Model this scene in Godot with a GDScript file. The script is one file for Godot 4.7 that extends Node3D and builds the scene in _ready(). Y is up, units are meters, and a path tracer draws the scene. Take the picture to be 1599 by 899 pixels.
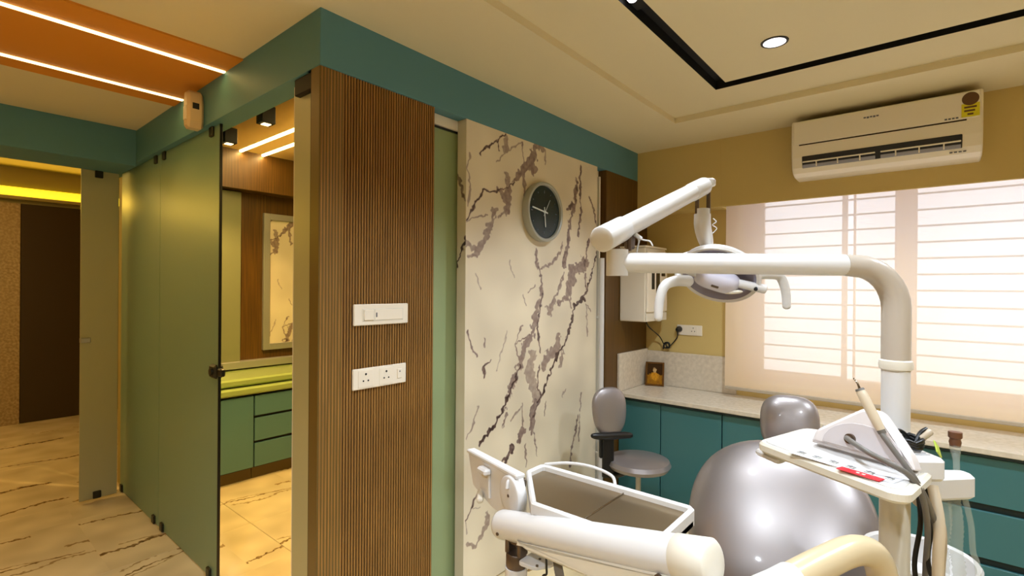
extends Node3D
# A dental surgery: fluted timber column and marble sliding panel on the left, window with a roller blind at the
# back, the chair with its operating lamp, delivery tray and instrument tray in front.  Units are metres, y is up.

const XW := -1.726      # face of the timber and marble wall
const ZF := -0.96       # face of the beam over the glass partition
const ZG := -1.0        # plane of the glass partition
const ZH := -3.535      # face of the header over the window
const ZB := -3.708      # wall under the header
const CEIL := 2.52

var names := {}
var M := {}
var group_id := 1
var mask := PackedFloat32Array()
var mw := 0
var mh := 0
var warp: FastNoiseLite

# ---------------------------------------------------------------- scene graph helpers
func numbered(called: String) -> String:
	var n: int = names.get(called, 0)
	names[called] = n + 1
	return called if n == 0 else "%s_%03d" % [called, n]

func tag(o: Node3D, label: String, category: String, group := "") -> Node3D:
	o.set_meta("label", label)
	o.set_meta("category", category)
	if group != "":
		o.set_meta("group", group)
	return o

func thing(called: String, label: String, category: String, at := Vector3.ZERO, turn := 0.0, group := "") -> Node3D:
	var o := Node3D.new()
	o.name = numbered(called)
	add_child(o)
	o.position = at
	o.rotation.y = turn
	return tag(o, label, category, group)

func part(called: String, st: SurfaceTool, mat: Material, parent: Node3D, in_world := true) -> MeshInstance3D:
	st.generate_normals()
	var o := MeshInstance3D.new()
	o.mesh = st.commit()
	o.material_override = mat
	o.name = called
	parent.add_child(o, true)
	if in_world:
		var p: Node3D = parent
		var off := Vector3.ZERO
		while p != self:
			off += p.position
			p = p.get_parent()
		o.position = -off
	return o

func solo(called: String, st: SurfaceTool, mat: Material, label: String, category: String, group := "") -> MeshInstance3D:
	var o := part(numbered(called), st, mat, self)
	tag(o, label, category, group)
	return o

func struct(called: String, st: SurfaceTool, mat: Material) -> MeshInstance3D:
	var o := part(called, st, mat, self)
	o.set_meta("kind", "structure")
	return o

func copy(o: Node3D, at: Vector3, label := "") -> Node3D:
	var base := String(o.name)
	var c: Node3D = o.duplicate()
	c.name = numbered(base)
	add_child(c)
	c.position = at
	if label != "":
		c.set_meta("label", label)
	return c

# ---------------------------------------------------------------- shape helpers
func mb() -> SurfaceTool:
	var st := SurfaceTool.new()
	st.begin(Mesh.PRIMITIVE_TRIANGLES)
	st.set_smooth_group(-1)
	return st

func tri(st: SurfaceTool, a: Vector3, b: Vector3, c: Vector3) -> void:   # counter-clockwise seen from outside
	st.add_vertex(a)
	st.add_vertex(c)
	st.add_vertex(b)

func quad(st: SurfaceTool, a: Vector3, b: Vector3, c: Vector3, d: Vector3) -> void:
	tri(st, a, b, c)
	tri(st, a, c, d)

# chamfered box between two corners
func bx(st: SurfaceTool, lo: Vector3, hi: Vector3, ch := 0.003, tr := Transform3D.IDENTITY) -> void:
	var l := Vector3(minf(lo.x, hi.x), minf(lo.y, hi.y), minf(lo.z, hi.z))
	var h := Vector3(maxf(lo.x, hi.x), maxf(lo.y, hi.y), maxf(lo.z, hi.z))
	var c := (l + h) / 2.0
	var e := (h - l) / 2.0
	var b := minf(ch, minf(e.x, minf(e.y, e.z)) * 0.9)
	st.set_smooth_group(-1)
	var P := func(ax: int, s: Vector3) -> Vector3:
		var v := Vector3(s.x * (e.x - b), s.y * (e.y - b), s.z * (e.z - b))
		v[ax] = s[ax] * e[ax]
		return tr * (c + v)
	for ax in 3:
		var u := (ax + 1) % 3
		var w := (ax + 2) % 3
		for s in [-1.0, 1.0]:
			var q := []
			for k in [[-1.0, -1.0], [1.0, -1.0], [1.0, 1.0], [-1.0, 1.0]]:
				var sg := Vector3.ZERO
				sg[ax] = s
				sg[u] = k[0]
				sg[w] = k[1]
				q.append(P.call(ax, sg))
			if s > 0:
				quad(st, q[0], q[1], q[2], q[3])
			else:
				quad(st, q[3], q[2], q[1], q[0])
		if b <= 0.0:
			continue
		# the four edges that run along ax
		for su in [-1.0, 1.0]:
			for sw in [-1.0, 1.0]:
				var s0 := Vector3.ZERO
				s0[ax] = -1.0
				s0[u] = su
				s0[w] = sw
				var s1 := s0
				s1[ax] = 1.0
				var a0: Vector3 = P.call(u, s0)
				var a1: Vector3 = P.call(u, s1)
				var b0: Vector3 = P.call(w, s0)
				var b1: Vector3 = P.call(w, s1)
				if su * sw > 0:
					quad(st, a0, b0, b1, a1)
				else:
					quad(st, a1, b1, b0, a0)
	if b > 0.0:
		for sx in [-1.0, 1.0]:
			for sy in [-1.0, 1.0]:
				for sz in [-1.0, 1.0]:
					var s := Vector3(sx, sy, sz)
					if sx * sy * sz > 0:
						tri(st, P.call(0, s), P.call(1, s), P.call(2, s))
					else:
						tri(st, P.call(0, s), P.call(2, s), P.call(1, s))

func curve(pts: Array, n := 6) -> Array:
	var out := []
	for i in pts.size() - 1:
		var a: Vector3 = pts[maxi(i - 1, 0)]
		var b: Vector3 = pts[i]
		var c: Vector3 = pts[i + 1]
		var d: Vector3 = pts[mini(i + 2, pts.size() - 1)]
		for k in n:
			out.append(b.cubic_interpolate(c, a, d, float(k) / n))
	out.append(pts[-1])
	return out

# round tube through points; r is a number or one radius per point; dome > 0 rounds the ends
func tube(st: SurfaceTool, pts: Array, r, seg := 16, dome := 0.0) -> void:
	var path := pts.duplicate()
	var rad := []
	for i in path.size():
		rad.append(float(r[i]) if r is Array else float(r))
	if dome > 0.0:
		var d0: Vector3 = (path[0] - path[1]).normalized()
		var d1: Vector3 = (path[-1] - path[-2]).normalized()
		var r0: float = rad[0]
		var r1: float = rad[-1]
		var head := []
		var head_r := []
		for k in [[1.0, 0.12], [0.92, 0.45], [0.72, 0.72], [0.4, 0.92]]:
			head.append(path[0] + d0 * r0 * k[0] * dome)
			head_r.append(r0 * k[1])
		var tail := []
		var tail_r := []
		for k in [[0.4, 0.92], [0.72, 0.72], [0.92, 0.45], [1.0, 0.12]]:
			tail.append(path[-1] + d1 * r1 * k[0] * dome)
			tail_r.append(r1 * k[1])
		path = head + path + tail
		rad = head_r + rad + tail_r
	var n := path.size()
	var rings := []
	var side := Vector3.ZERO
	for i in n:
		var d: Vector3 = (path[mini(i + 1, n - 1)] - path[maxi(i - 1, 0)]).normalized()
		if i == 0:
			side = d.cross(Vector3.UP if absf(d.y) < 0.9 else Vector3.RIGHT).normalized()
		else:
			side = (side - d * side.dot(d)).normalized()
		var other := d.cross(side)
		var ring := []
		for k in seg:
			var a := TAU * k / seg
			ring.append(path[i] + (side * cos(a) + other * sin(a)) * rad[i])
		rings.append(ring)
	group_id += 1
	st.set_smooth_group(group_id)
	for i in n - 1:
		for k in seg:
			var k2 := (k + 1) % seg
			quad(st, rings[i][k], rings[i][k2], rings[i + 1][k2], rings[i + 1][k])
	st.set_smooth_group(-1)
	for k in seg:
		var k2 := (k + 1) % seg
		tri(st, path[0], rings[0][k2], rings[0][k])
		tri(st, path[-1], rings[-1][k], rings[-1][k2])

# profile of Vector2(radius, height) turned about the y axis of tr
func lathe(st: SurfaceTool, prof: Array, tr := Transform3D.IDENTITY, seg := 28, sx := 1.0, sz := 1.0) -> void:
	group_id += 1
	var last := Vector2.ZERO
	for i in prof.size() - 1:
		var a: Vector2 = prof[i]
		var b: Vector2 = prof[i + 1]
		var d := (b - a).normalized()
		if i > 0 and last.dot(d) < 0.8:
			group_id += 1
		last = d
		st.set_smooth_group(group_id)
		for k in seg:
			var a0 := TAU * k / seg
			var a1 := TAU * (k + 1) / seg if k < seg - 1 else 0.0
			var p := func(v: Vector2, t: float) -> Vector3: return tr * Vector3(v.x * cos(t) * sx, v.y, v.x * sin(t) * sz)
			var q0: Vector3 = p.call(a, a0)
			var q1: Vector3 = p.call(a, a1)
			var q2: Vector3 = p.call(b, a1)
			var q3: Vector3 = p.call(b, a0)
			if a.x > 1e-5:
				tri(st, q0, q2, q1)
			if b.x > 1e-5:
				tri(st, q0, q3, q2)
	st.set_smooth_group(-1)

# outline (x, y), counter-clockwise, pushed from z = 0 to z = depth, edges chamfered
func prism(st: SurfaceTool, outline: Array, depth: float, tr := Transform3D.IDENTITY, ch := 0.0, smooth := false) -> void:
	var pts := PackedVector2Array(outline)
	if Geometry2D.is_polygon_clockwise(pts):
		pts.reverse()
	var n := pts.size()
	var inner := PackedVector2Array()
	for i in n:
		var p := pts[i]
		var d0 := (p - pts[(i + n - 1) % n]).normalized()
		var d1 := (pts[(i + 1) % n] - p).normalized()
		var nn := (Vector2(-d0.y, d0.x) + Vector2(-d1.y, d1.x))
		nn = nn.normalized() / maxf(0.5, nn.length() / 2.0)
		inner.append(p + nn * ch)
	var levels := [[inner, 0.0], [pts, ch], [pts, depth - ch], [inner, depth]] if ch > 0.0 else [[pts, 0.0], [pts, depth]]
	group_id += 1
	st.set_smooth_group(group_id if smooth else -1)
	for l in levels.size() - 1:
		var A: PackedVector2Array = levels[l][0]
		var B: PackedVector2Array = levels[l + 1][0]
		var za: float = levels[l][1]
		var zb: float = levels[l + 1][1]
		if smooth:
			group_id += 1
			st.set_smooth_group(group_id)
		for i in n:
			var j := (i + 1) % n
			quad(st, tr * Vector3(A[i].x, A[i].y, za), tr * Vector3(A[j].x, A[j].y, za), tr * Vector3(B[j].x, B[j].y, zb), tr * Vector3(B[i].x, B[i].y, zb))
	st.set_smooth_group(-1)
	var cap: PackedVector2Array = levels[0][0]
	var idx := Geometry2D.triangulate_polygon(cap)
	if idx.is_empty():
		idx = Geometry2D.triangulate_polygon(pts)
	for t in range(0, idx.size(), 3):
		var a := cap[idx[t]]
		var b := cap[idx[t + 1]]
		var c := cap[idx[t + 2]]
		if (b - a).cross(c - a) < 0:
			var s := b
			b = c
			c = s
		tri(st, tr * Vector3(a.x, a.y, depth), tr * Vector3(b.x, b.y, depth), tr * Vector3(c.x, c.y, depth))
		tri(st, tr * Vector3(a.x, a.y, 0), tr * Vector3(c.x, c.y, 0), tr * Vector3(b.x, b.y, 0))

func rounded(outline: Array, r, n := 5) -> Array:
	var out := []
	var m := outline.size()
	for i in m:
		var p: Vector2 = outline[i]
		var a: Vector2 = outline[(i + m - 1) % m]
		var b: Vector2 = outline[(i + 1) % m]
		var want: float = r[i] if r is Array else r
		var rr := minf(want, minf(p.distance_to(a), p.distance_to(b)) * 0.48)
		if rr < 0.0005:
			out.append(p)
			continue
		var s := p + (a - p).normalized() * rr
		var e := p + (b - p).normalized() * rr
		for k in n + 1:
			var t := float(k) / n
			out.append(s.lerp(p, t).lerp(p.lerp(e, t), t))
	return out

# cushion: a superellipse outline in the xy plane of tr, bulging in z
func pillow(st: SurfaceTool, half: Vector3, tr: Transform3D, power := 2.6, puff := 2.6, seg := 40, rows := 18, narrow := 0.0) -> void:
	group_id += 1
	st.set_smooth_group(group_id)
	var P := func(i: int, k: int) -> Vector3:
		if i == 0 or i == rows:
			k = 0
		var v := -PI / 2 + PI * i / rows
		var u := TAU * (k % seg) / seg
		var cz := signf(sin(v)) * pow(absf(sin(v)), 2.0 / puff)
		var cr := pow(absf(cos(v)), 2.0 / puff)
		var x := signf(cos(u)) * pow(absf(cos(u)), 2.0 / power) * cr
		var y := signf(sin(u)) * pow(absf(sin(u)), 2.0 / power) * cr
		if i == 0 or i == rows:
			x = 0.0
			y = 0.0
		x *= 1.0 - narrow * y
		return tr * Vector3(x * half.x, y * half.y, cz * half.z)
	for i in rows:
		for k in seg:
			var a: Vector3 = P.call(i, k)
			var b: Vector3 = P.call(i, k + 1)
			var c: Vector3 = P.call(i + 1, k + 1)
			var d: Vector3 = P.call(i + 1, k)
			if i > 0:
				tri(st, a, b, c)
			if i < rows - 1:
				tri(st, a, c, d)
	st.set_smooth_group(-1)

func frame4(st: SurfaceTool, lo: Vector2, hi: Vector2, w: float, z0: float, z1: float, ch := 0.002, tr := Transform3D.IDENTITY) -> void:
	bx(st, Vector3(lo.x, lo.y, z0), Vector3(lo.x + w, hi.y, z1), ch, tr)
	bx(st, Vector3(hi.x - w, lo.y, z0), Vector3(hi.x, hi.y, z1), ch, tr)
	bx(st, Vector3(lo.x + w, lo.y, z0), Vector3(hi.x - w, lo.y + w, z1), ch, tr)
	bx(st, Vector3(lo.x + w, hi.y - w, z0), Vector3(hi.x - w, hi.y, z1), ch, tr)

func box(lo: Vector3, hi: Vector3, ch := 0.003) -> SurfaceTool:
	var st := mb()
	bx(st, lo, hi, ch)
	return st

# ---------------------------------------------------------------- materials and textures
func mat(called: String, c: Color, rough := 0.5, metal := 0.0) -> StandardMaterial3D:
	var m := StandardMaterial3D.new()
	m.resource_name = called
	m.albedo_color = c
	m.roughness = rough
	m.metallic = metal
	m.cull_mode = BaseMaterial3D.CULL_DISABLED
	M[called] = m
	return m

func noise_tex(size: int, freq: Vector2, lo: Color, hi: Color, seed_: int, octaves := 4, gain := 1.0) -> ImageTexture:
	var f := FastNoiseLite.new()
	f.seed = seed_
	f.frequency = 1.0
	f.fractal_octaves = octaves
	var im := Image.create(size, size, false, Image.FORMAT_RGB8)
	for y in size:
		for x in size:
			# wrap by blending, so that the pattern tiles
			var u := float(x) / size
			var v := float(y) / size
			var a := f.get_noise_2d(u * freq.x, v * freq.y) * (1 - u) + f.get_noise_2d((u - 1) * freq.x, v * freq.y) * u
			var b := f.get_noise_2d(u * freq.x, (v - 1) * freq.y) * (1 - u) + f.get_noise_2d((u - 1) * freq.x, (v - 1) * freq.y) * u
			var t := clampf(0.5 + gain * lerpf(a, b, v), 0.0, 1.0)
			im.set_pixel(x, y, lo.lerp(hi, t))
	return ImageTexture.create_from_image(im)

func triplanar(m: StandardMaterial3D, scale: Vector3) -> StandardMaterial3D:
	m.uv1_triplanar = true
	m.uv1_world_triplanar = true
	m.uv1_scale = scale
	return m

func bump(m: StandardMaterial3D, t: Texture2D, cm: float) -> void:
	m.heightmap_enabled = true
	m.heightmap_texture = t
	m.heightmap_scale = cm

func start_mask(w: int, h: int) -> void:
	mw = w
	mh = h
	mask = PackedFloat32Array()
	mask.resize(w * h)

# a vein of the stone: points as u, v pairs on a slab `tall` metres high, width in metres
func _vein(tall: float, p: Array, width: float, dark: float) -> void:
	var per := mh / tall
	var hw := maxf(width * per * 0.62, 1.2)
	for i in range(0, p.size() - 2, 2):
		var a := Vector2(p[i] * mw, p[i + 1] * mh)
		var b := Vector2(p[i + 2] * mw, p[i + 3] * mh)
		var pad := hw * 1.7 + 5.0
		for y in range(maxi(0, int(minf(a.y, b.y) - pad)), mini(mh, int(maxf(a.y, b.y) + pad))):
			for x in range(maxi(0, int(minf(a.x, b.x) - pad)), mini(mw, int(maxf(a.x, b.x) + pad))):
				var q := Vector2(x, y)
				var amp := minf(hw * 0.9 + 1.2, 6.0)
				q += Vector2(warp.get_noise_2d(x * 1.4, y * 1.4), warp.get_noise_2d(x * 1.4 + 700.0, y * 1.4)) * amp * 1.6
				var d := q.distance_to(Geometry2D.get_closest_point_to_segment(q, a, b))
				var w := hw * (1.0 + 0.75 * warp.get_noise_2d(x * 0.55 + 300.0, y * 0.55))
				if d < w + 1.2:
					var k := clampf((w + 1.2 - d) / 2.0, 0.0, 1.0) * dark
					k *= 0.92 + 0.25 * warp.get_noise_2d(x * 1.8, y * 1.8 + 90.0)
					mask[y * mw + x] = maxf(mask[y * mw + x], k)

func stone_image(base: Color, soft: Color, dark: Color, cloud: float) -> ImageTexture:
	var im := Image.create(mw, mh, false, Image.FORMAT_RGB8)
	for y in mh:
		for x in mw:
			var n := warp.get_noise_2d(x * 0.16 + 50.0, y * 0.16) * cloud
			var c := Color(base.r + n, base.g + n, base.b + n * 0.9)
			var k := clampf(mask[y * mw + x], 0.0, 1.0)
			c = c.lerp(soft, minf(1.0, k * 1.45))
			im.set_pixel(x, y, c.lerp(dark, clampf((k - 0.66) / 0.34, 0.0, 1.0)))
	return ImageTexture.create_from_image(im)

func make_materials() -> void:
	warp = FastNoiseLite.new()
	warp.seed = 11
	warp.frequency = 0.034
	warp.fractal_octaves = 2
	var grainy := noise_tex(256, Vector2(40, 40), Color(0.4, 0.4, 0.4), Color(0.6, 0.6, 0.6), 3, 3)
	for w in [["paint_cream", Color(0.81, 0.71, 0.45), 0.75], ["paint_ceiling", Color(0.88, 0.825, 0.68), 0.75], ["paint_teal", Color(0.33, 0.52, 0.56), 0.55], ["paint_orange", Color(0.86, 0.55, 0.14), 0.6], ["paint_olive", Color(0.66, 0.60, 0.36), 0.7]]:
		var m := triplanar(mat(w[0], w[1], w[2]), Vector3.ONE * 3.0)
		bump(m, grainy, 0.05)
	# timber: long streaks along y
	var streak := noise_tex(256, Vector2(60, 3), Color(0.42, 0.29, 0.12), Color(0.74, 0.54, 0.27), 5, 4, 0.9)
	var wood := triplanar(mat("timber", Color(1, 1, 1), 0.5), Vector3(4, 0.8, 4))
	wood.albedo_texture = streak
	bump(wood, streak, 0.08)
	var dark_wood := triplanar(mat("dark_timber", Color(0.62, 0.60, 0.42), 0.4), Vector3(2, 0.5, 2))
	dark_wood.albedo_texture = streak
	mat("jamb_timber", Color(0.40, 0.31, 0.12), 0.4)
	mat("groove", Color(0.05, 0.03, 0.02), 0.8)
	mat("teal_laminate", Color(0.22, 0.43, 0.44), 0.35)
	mat("teal_edge", Color(0.07, 0.15, 0.15), 0.6)
	var sage := mat("sage_laminate", Color(0.33, 0.50, 0.52), 0.3)
	sage.clearcoat_enabled = true
	sage.clearcoat = 0.3
	mat("plastic_white", Color(0.83, 0.82, 0.81), 0.32)
	mat("plastic_cream", Color(0.87, 0.845, 0.785), 0.36)
	mat("shaded_wrap", Color(0.72, 0.675, 0.62), 0.3)
	mat("plastic_grey", Color(0.60, 0.60, 0.66), 0.35)
	mat("plate_white", Color(0.93, 0.89, 0.82), 0.35)
	mat("lamp_shell", Color(0.80, 0.79, 0.85), 0.25)
	mat("black_plastic", Color(0.025, 0.025, 0.03), 0.4)
	mat("black_metal", Color(0.012, 0.011, 0.011), 0.6)
	mat("rubber_grey", Color(0.42, 0.40, 0.37), 0.5)
	mat("hose_beige", Color(0.70, 0.64, 0.55), 0.45)
	mat("brown_display", Color(0.20, 0.12, 0.05), 0.2)
	mat("red_label", Color(0.80, 0.03, 0.10), 0.35)
	mat("grey_print", Color(0.40, 0.40, 0.42), 0.5)
	mat("steel", Color(0.62, 0.58, 0.52), 0.22, 1.0)
	mat("dark_steel", Color(0.42, 0.36, 0.31), 0.38, 0.85)
	mat("fitting_steel", Color(0.24, 0.235, 0.20), 0.4, 0.8)
	mat("aluminium", Color(0.72, 0.71, 0.68), 0.4, 0.6)
	mat("yellow_sticker", Color(0.85, 0.80, 0.10), 0.4)
	mat("brown_print", Color(0.38, 0.25, 0.12), 0.5)
	mat("green_tag", Color(0.70, 0.78, 0.25), 0.5)
	mat("clock_face", Color(0.07, 0.16, 0.17), 0.25)
	mat("clock_rim", Color(0.66, 0.66, 0.62), 0.35)
	mat("clock_hand", Color(0.85, 0.87, 0.86), 0.35)
	mat("sensor_shell", Color(0.84, 0.74, 0.58), 0.45)
	mat("gilt", Color(0.42, 0.27, 0.07), 0.35, 0.4)
	mat("counter_glossy", Color(0.62, 0.68, 0.40), 0.15)
	mat("dark_door", Color(0.24, 0.18, 0.085), 0.4)
	mat("rim_shadow", Color(0.12, 0.11, 0.10), 0.5)
	mat("brown_cap", Color(0.42, 0.27, 0.18), 0.4)
	mat("lamp_reflector", Color(0.60, 0.58, 0.64), 0.3, 0.35)
	mat("strip_white", Color(0.86, 0.86, 0.88), 0.25)
	mat("scaler_white", Color(0.86, 0.83, 0.82), 0.3)
	mat("plastic_grey_pale", Color(0.78, 0.75, 0.75), 0.35)
	mat("hose_beige_pale", Color(0.82, 0.76, 0.66), 0.4)
	mat("pink_plastic", Color(0.86, 0.72, 0.66), 0.4)
	mat("plastic_tan", Color(0.80, 0.725, 0.585), 0.25)
	var brushed := mat("brushed_steel", Color(0.60, 0.53, 0.42), 0.3, 0.9)
	brushed.roughness = 0.28
	mat("outside_bars", Color(0.25, 0.20, 0.16), 0.6)
	mat("window_frame", Color(0.78, 0.62, 0.38), 0.4)
	var vinyl := mat("silver_vinyl", Color(0.58, 0.55, 0.545), 0.39, 0.6)
	vinyl.clearcoat_enabled = true
	vinyl.clearcoat = 0.45
	vinyl.clearcoat_roughness = 0.07
	var flake := noise_tex(128, Vector2(50, 50), Color(0.45, 0.45, 0.45), Color(0.55, 0.55, 0.55), 8, 2)
	triplanar(vinyl, Vector3.ONE * 6.0)
	bump(vinyl, flake, 0.02)
	var stone := triplanar(mat("counter_stone", Color(1, 1, 1), 0.25), Vector3.ONE * 2.0)
	stone.albedo_texture = noise_tex(192, Vector2(14, 14), Color(0.80, 0.75, 0.67), Color(0.87, 0.82, 0.74), 9, 3)
	var clad := triplanar(mat("rough_stone", Color(1, 1, 1), 0.8), Vector3.ONE * 1.2)
	clad.albedo_texture = noise_tex(256, Vector2(26, 26), Color(0.58, 0.49, 0.34), Color(0.78, 0.69, 0.52), 10, 5, 1.0)
	bump(clad, clad.albedo_texture, 0.25)
	# frosted glass: a satin sheet that lets light through scattered
	mat("olive_panel", Color(0.52, 0.52, 0.38), 0.3)
	for w in [["frosted_green", Color(0.46, 0.60, 0.52)], ["frosted_pale", Color(0.72, 0.71, 0.56)], ["frosted_mint", Color(0.59, 0.67, 0.50)]]:
		var g := mat(w[0], w[1], 0.35)
		g.backlight_enabled = true
		g.backlight = Color(0.55, 0.55, 0.5)
	var cloth := mat("blind_cloth", Color(0.99, 0.83, 0.56, 0.82), 0.9)
	cloth.transparency = BaseMaterial3D.TRANSPARENCY_ALPHA
	cloth.backlight_enabled = true
	cloth.backlight = Color(1, 1, 1)
	var pane := mat("clear_pane", Color(0.95, 0.97, 0.97, 0.05), 0.02)
	pane.transparency = BaseMaterial3D.TRANSPARENCY_ALPHA
	var clear := mat("clear_tube", Color(0.80, 0.84, 0.80, 0.24), 0.3)
	clear.transparency = BaseMaterial3D.TRANSPARENCY_ALPHA
	for w in [["glow_cool", Color(1, 0.98, 1.0), 3.0], ["glow_warm", Color(1.0, 0.86, 0.62), 4.0], ["glow_yellow", Color(1.0, 0.86, 0.02), 1.25], ["glow_line", Color(1.0, 0.90, 0.62), 4.0], ["glow_strip", Color(1.0, 0.86, 0.55), 20.0]]:
		var e := mat(w[0], Color(0.9, 0.9, 0.9), 0.5)
		e.emission_enabled = true
		e.emission = w[1]
		e.emission_energy_multiplier = w[2]
	# marble of the sliding panel
	start_mask(520, 977)
	marble_veins()
	var marble := mat("marble", Color(1, 1, 1), 0.3)
	marble.albedo_texture = stone_image(Color(0.87, 0.82, 0.72), Color(0.50, 0.415, 0.385), Color(0.22, 0.14, 0.12), 0.06)
	# floor tiles: amber veins that run lengthwise
	start_mask(640, 640)
	var rng := RandomNumberGenerator.new()
	rng.seed = 21
	for i in 6:
		var u := rng.randf_range(0.03, 0.97)
		var v := rng.randf_range(-0.3, 0.7)
		var p := [u, v]
		for k in rng.randi_range(3, 7):
			u += rng.randf_range(-0.028, 0.032)
			v += rng.randf_range(0.06, 0.16)
			p.append_array([u, v])
		_vein(1.2, p, rng.randf_range(0.006, 0.022), rng.randf_range(0.5, 1.0))
		if i % 2 == 0:
			_vein(1.2, [p[2], p[3], p[2] + 0.04, p[3] + 0.09, p[2] + 0.06, p[3] + 0.22], 0.006, 0.5)
	var tiles := mat("floor_marble", Color(1, 1, 1), 0.16)
	tiles.albedo_texture = stone_image(Color(0.88, 0.80, 0.63), Color(0.60, 0.48, 0.30), Color(0.34, 0.24, 0.11), 0.08)
	tiles.uv1_scale = Vector3.ONE
	mat("grout", Color(0.50, 0.40, 0.26), 0.8)

func marble_veins() -> void:
	_vein(2.305, [0.003, 0.212, 0.038, 0.182, 0.099, 0.141, 0.178, 0.137, 0.253, 0.121, 0.297, 0.108], 0.0070, 1)
	_vein(2.305, [0.079, 0.065, 0.098, 0.051, 0.169, 0.029, 0.196, 0.014, 0.237, 0.001], 0.0098, 1)
	_vein(2.305, [0.183, 0.025, 0.192, 0.043], 0.0076, 1)
	_vein(2.305, [0.346, 0.007, 0.359, 0.054], 0.0053, 0.7)
	_vein(2.305, [0.177, 0.071, 0.238, 0.043, 0.346, 0.007], 0.0051, 0.5)
	_vein(2.305, [0.456, 0.002, 0.417, 0.038, 0.434, 0.072], 0.0382, 0.62)
	_vein(2.305, [0.448, 0.003, 0.506, 0.007], 0.0246, 0.6)
	_vein(2.305, [0.237, 0.009, 0.234, 0.038], 0.0254, 0.5)
	_vein(2.305, [0.417, 0.04, 0.355, 0.07, 0.297, 0.101], 0.0328, 0.65)
	_vein(2.305, [0.253, 0.099, 0.253, 0.124], 0.0316, 0.5)
	_vein(2.305, [0.253, 0.124, 0.248, 0.178], 0.0369, 0.6)
	_vein(2.305, [0.205, 0.135, 0.254, 0.138], 0.0304, 0.6)
	_vein(2.305, [0.192, 0.191, 0.255, 0.173], 0.0101, 0.6)
	_vein(2.305, [0.172, 0.18, 0.14, 0.218, 0.102, 0.252, 0.059, 0.275], 0.0330, 0.55)
	_vein(2.305, [0.059, 0.275, 0.004, 0.256], 0.0220, 0.5)
	_vein(2.305, [0.011, 0.287, 0.059, 0.281], 0.0070, 0.6)
	_vein(2.305, [0.024, 0.071, 0.001, 0.096, 0.026, 0.143, 0.009, 0.18], 0.0070, 0.5)
	_vein(2.305, [0.003, 0.216, 0.027, 0.206, 0.126, 0.193], 0.0047, 0.6)
	_vein(2.305, [0.355, 0.08, 0.377, 0.144], 0.0123, 0.6)
	_vein(2.305, [0.793, 0.056, 0.775, 0.127, 0.727, 0.187, 0.7, 0.262], 0.0219, 0.6)
	_vein(2.305, [0.833, 0.017, 0.823, 0.053, 0.836, 0.141, 0.807, 0.207], 0.0125, 0.8)
	_vein(2.305, [0.764, 0.128, 0.737, 0.175, 0.71, 0.245, 0.682, 0.291], 0.0197, 0.7)
	_vein(2.305, [0.707, 0.143, 0.781, 0.115, 0.795, 0.062], 0.0136, 0.8)
	_vein(2.305, [0.672, 0.23, 0.654, 0.258, 0.582, 0.288, 0.48, 0.303], 0.0121, 0.6)
	_vein(2.305, [0.454, 0.259, 0.463, 0.29, 0.494, 0.327, 0.498, 0.375, 0.491, 0.401], 0.0123, 0.7)
	_vein(2.305, [0.919, 0.093, 0.964, 0.126, 0.988, 0.167], 0.0097, 0.7)
	_vein(2.305, [1.001, 0.247, 0.947, 0.31, 0.884, 0.37, 0.782, 0.399], 0.0133, 1)
	_vein(2.305, [0.892, 0.281, 0.769, 0.301, 0.722, 0.364], 0.0612, 0.6)
	_vein(2.305, [0.871, 0.287, 0.912, 0.22], 0.0140, 0.8)
	_vein(2.305, [0.683, 0.314, 0.628, 0.364, 0.567, 0.397], 0.0121, 0.6)
	_vein(2.305, [0.393, 0.361, 0.448, 0.348], 0.0068, 0.6)
	_vein(2.305, [0.054, 0.322, 0.086, 0.354], 0.0049, 0.4)
	_vein(2.305, [0.264, 0.29, 0.302, 0.329], 0.0053, 0.4)
	_vein(2.305, [0.362, 0.369, 0.385, 0.394], 0.0055, 0.5)
	_vein(2.305, [0.883, 0.311, 0.894, 0.365], 0.0129, 0.7)
	_vein(2.305, [0.675, 0.376, 0.732, 0.382, 0.752, 0.404], 0.0106, 0.6)
	_vein(2.305, [0.523, 0.008, 0.519, 0.04], 0.0071, 0.5)
	_vein(2.305, [0.474, 0.39, 0.45, 0.436, 0.427, 0.467, 0.372, 0.491, 0.343, 0.535], 0.0311, 0.6)
	_vein(2.305, [0.506, 0.369, 0.491, 0.4, 0.467, 0.442, 0.484, 0.485, 0.493, 0.512], 0.0099, 0.9)
	_vein(2.305, [0.343, 0.535, 0.306, 0.567, 0.264, 0.599, 0.23, 0.632, 0.175, 0.658, 0.111, 0.679, 0.086, 0.69], 0.0145, 1)
	_vein(2.305, [0.358, 0.521, 0.299, 0.567, 0.271, 0.594], 0.0355, 0.6)
	_vein(2.305, [0.25, 0.632, 0.237, 0.66], 0.0237, 0.6)
	_vein(2.305, [0.305, 0.483, 0.427, 0.462], 0.0079, 0.7)
	_vein(2.305, [0.356, 0.439, 0.305, 0.483, 0.35, 0.53], 0.0082, 0.7)
	_vein(2.305, [0.014, 0.443, 0.038, 0.48, 0.064, 0.497], 0.0070, 0.8)
	_vein(2.305, [0.152, 0.509, 0.114, 0.521, 0.108, 0.546], 0.0101, 0.9)
	_vein(2.305, [0.187, 0.535, 0.233, 0.479, 0.253, 0.451], 0.0051, 0.4)
	_vein(2.305, [0.112, 0.46, 0.113, 0.479], 0.0061, 0.6)
	_vein(2.305, [0.632, 0.475, 0.632, 0.508, 0.553, 0.526, 0.527, 0.541], 0.0498, 0.55)
	_vein(2.305, [0.679, 0.516, 0.661, 0.554], 0.0242, 0.5)
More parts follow.
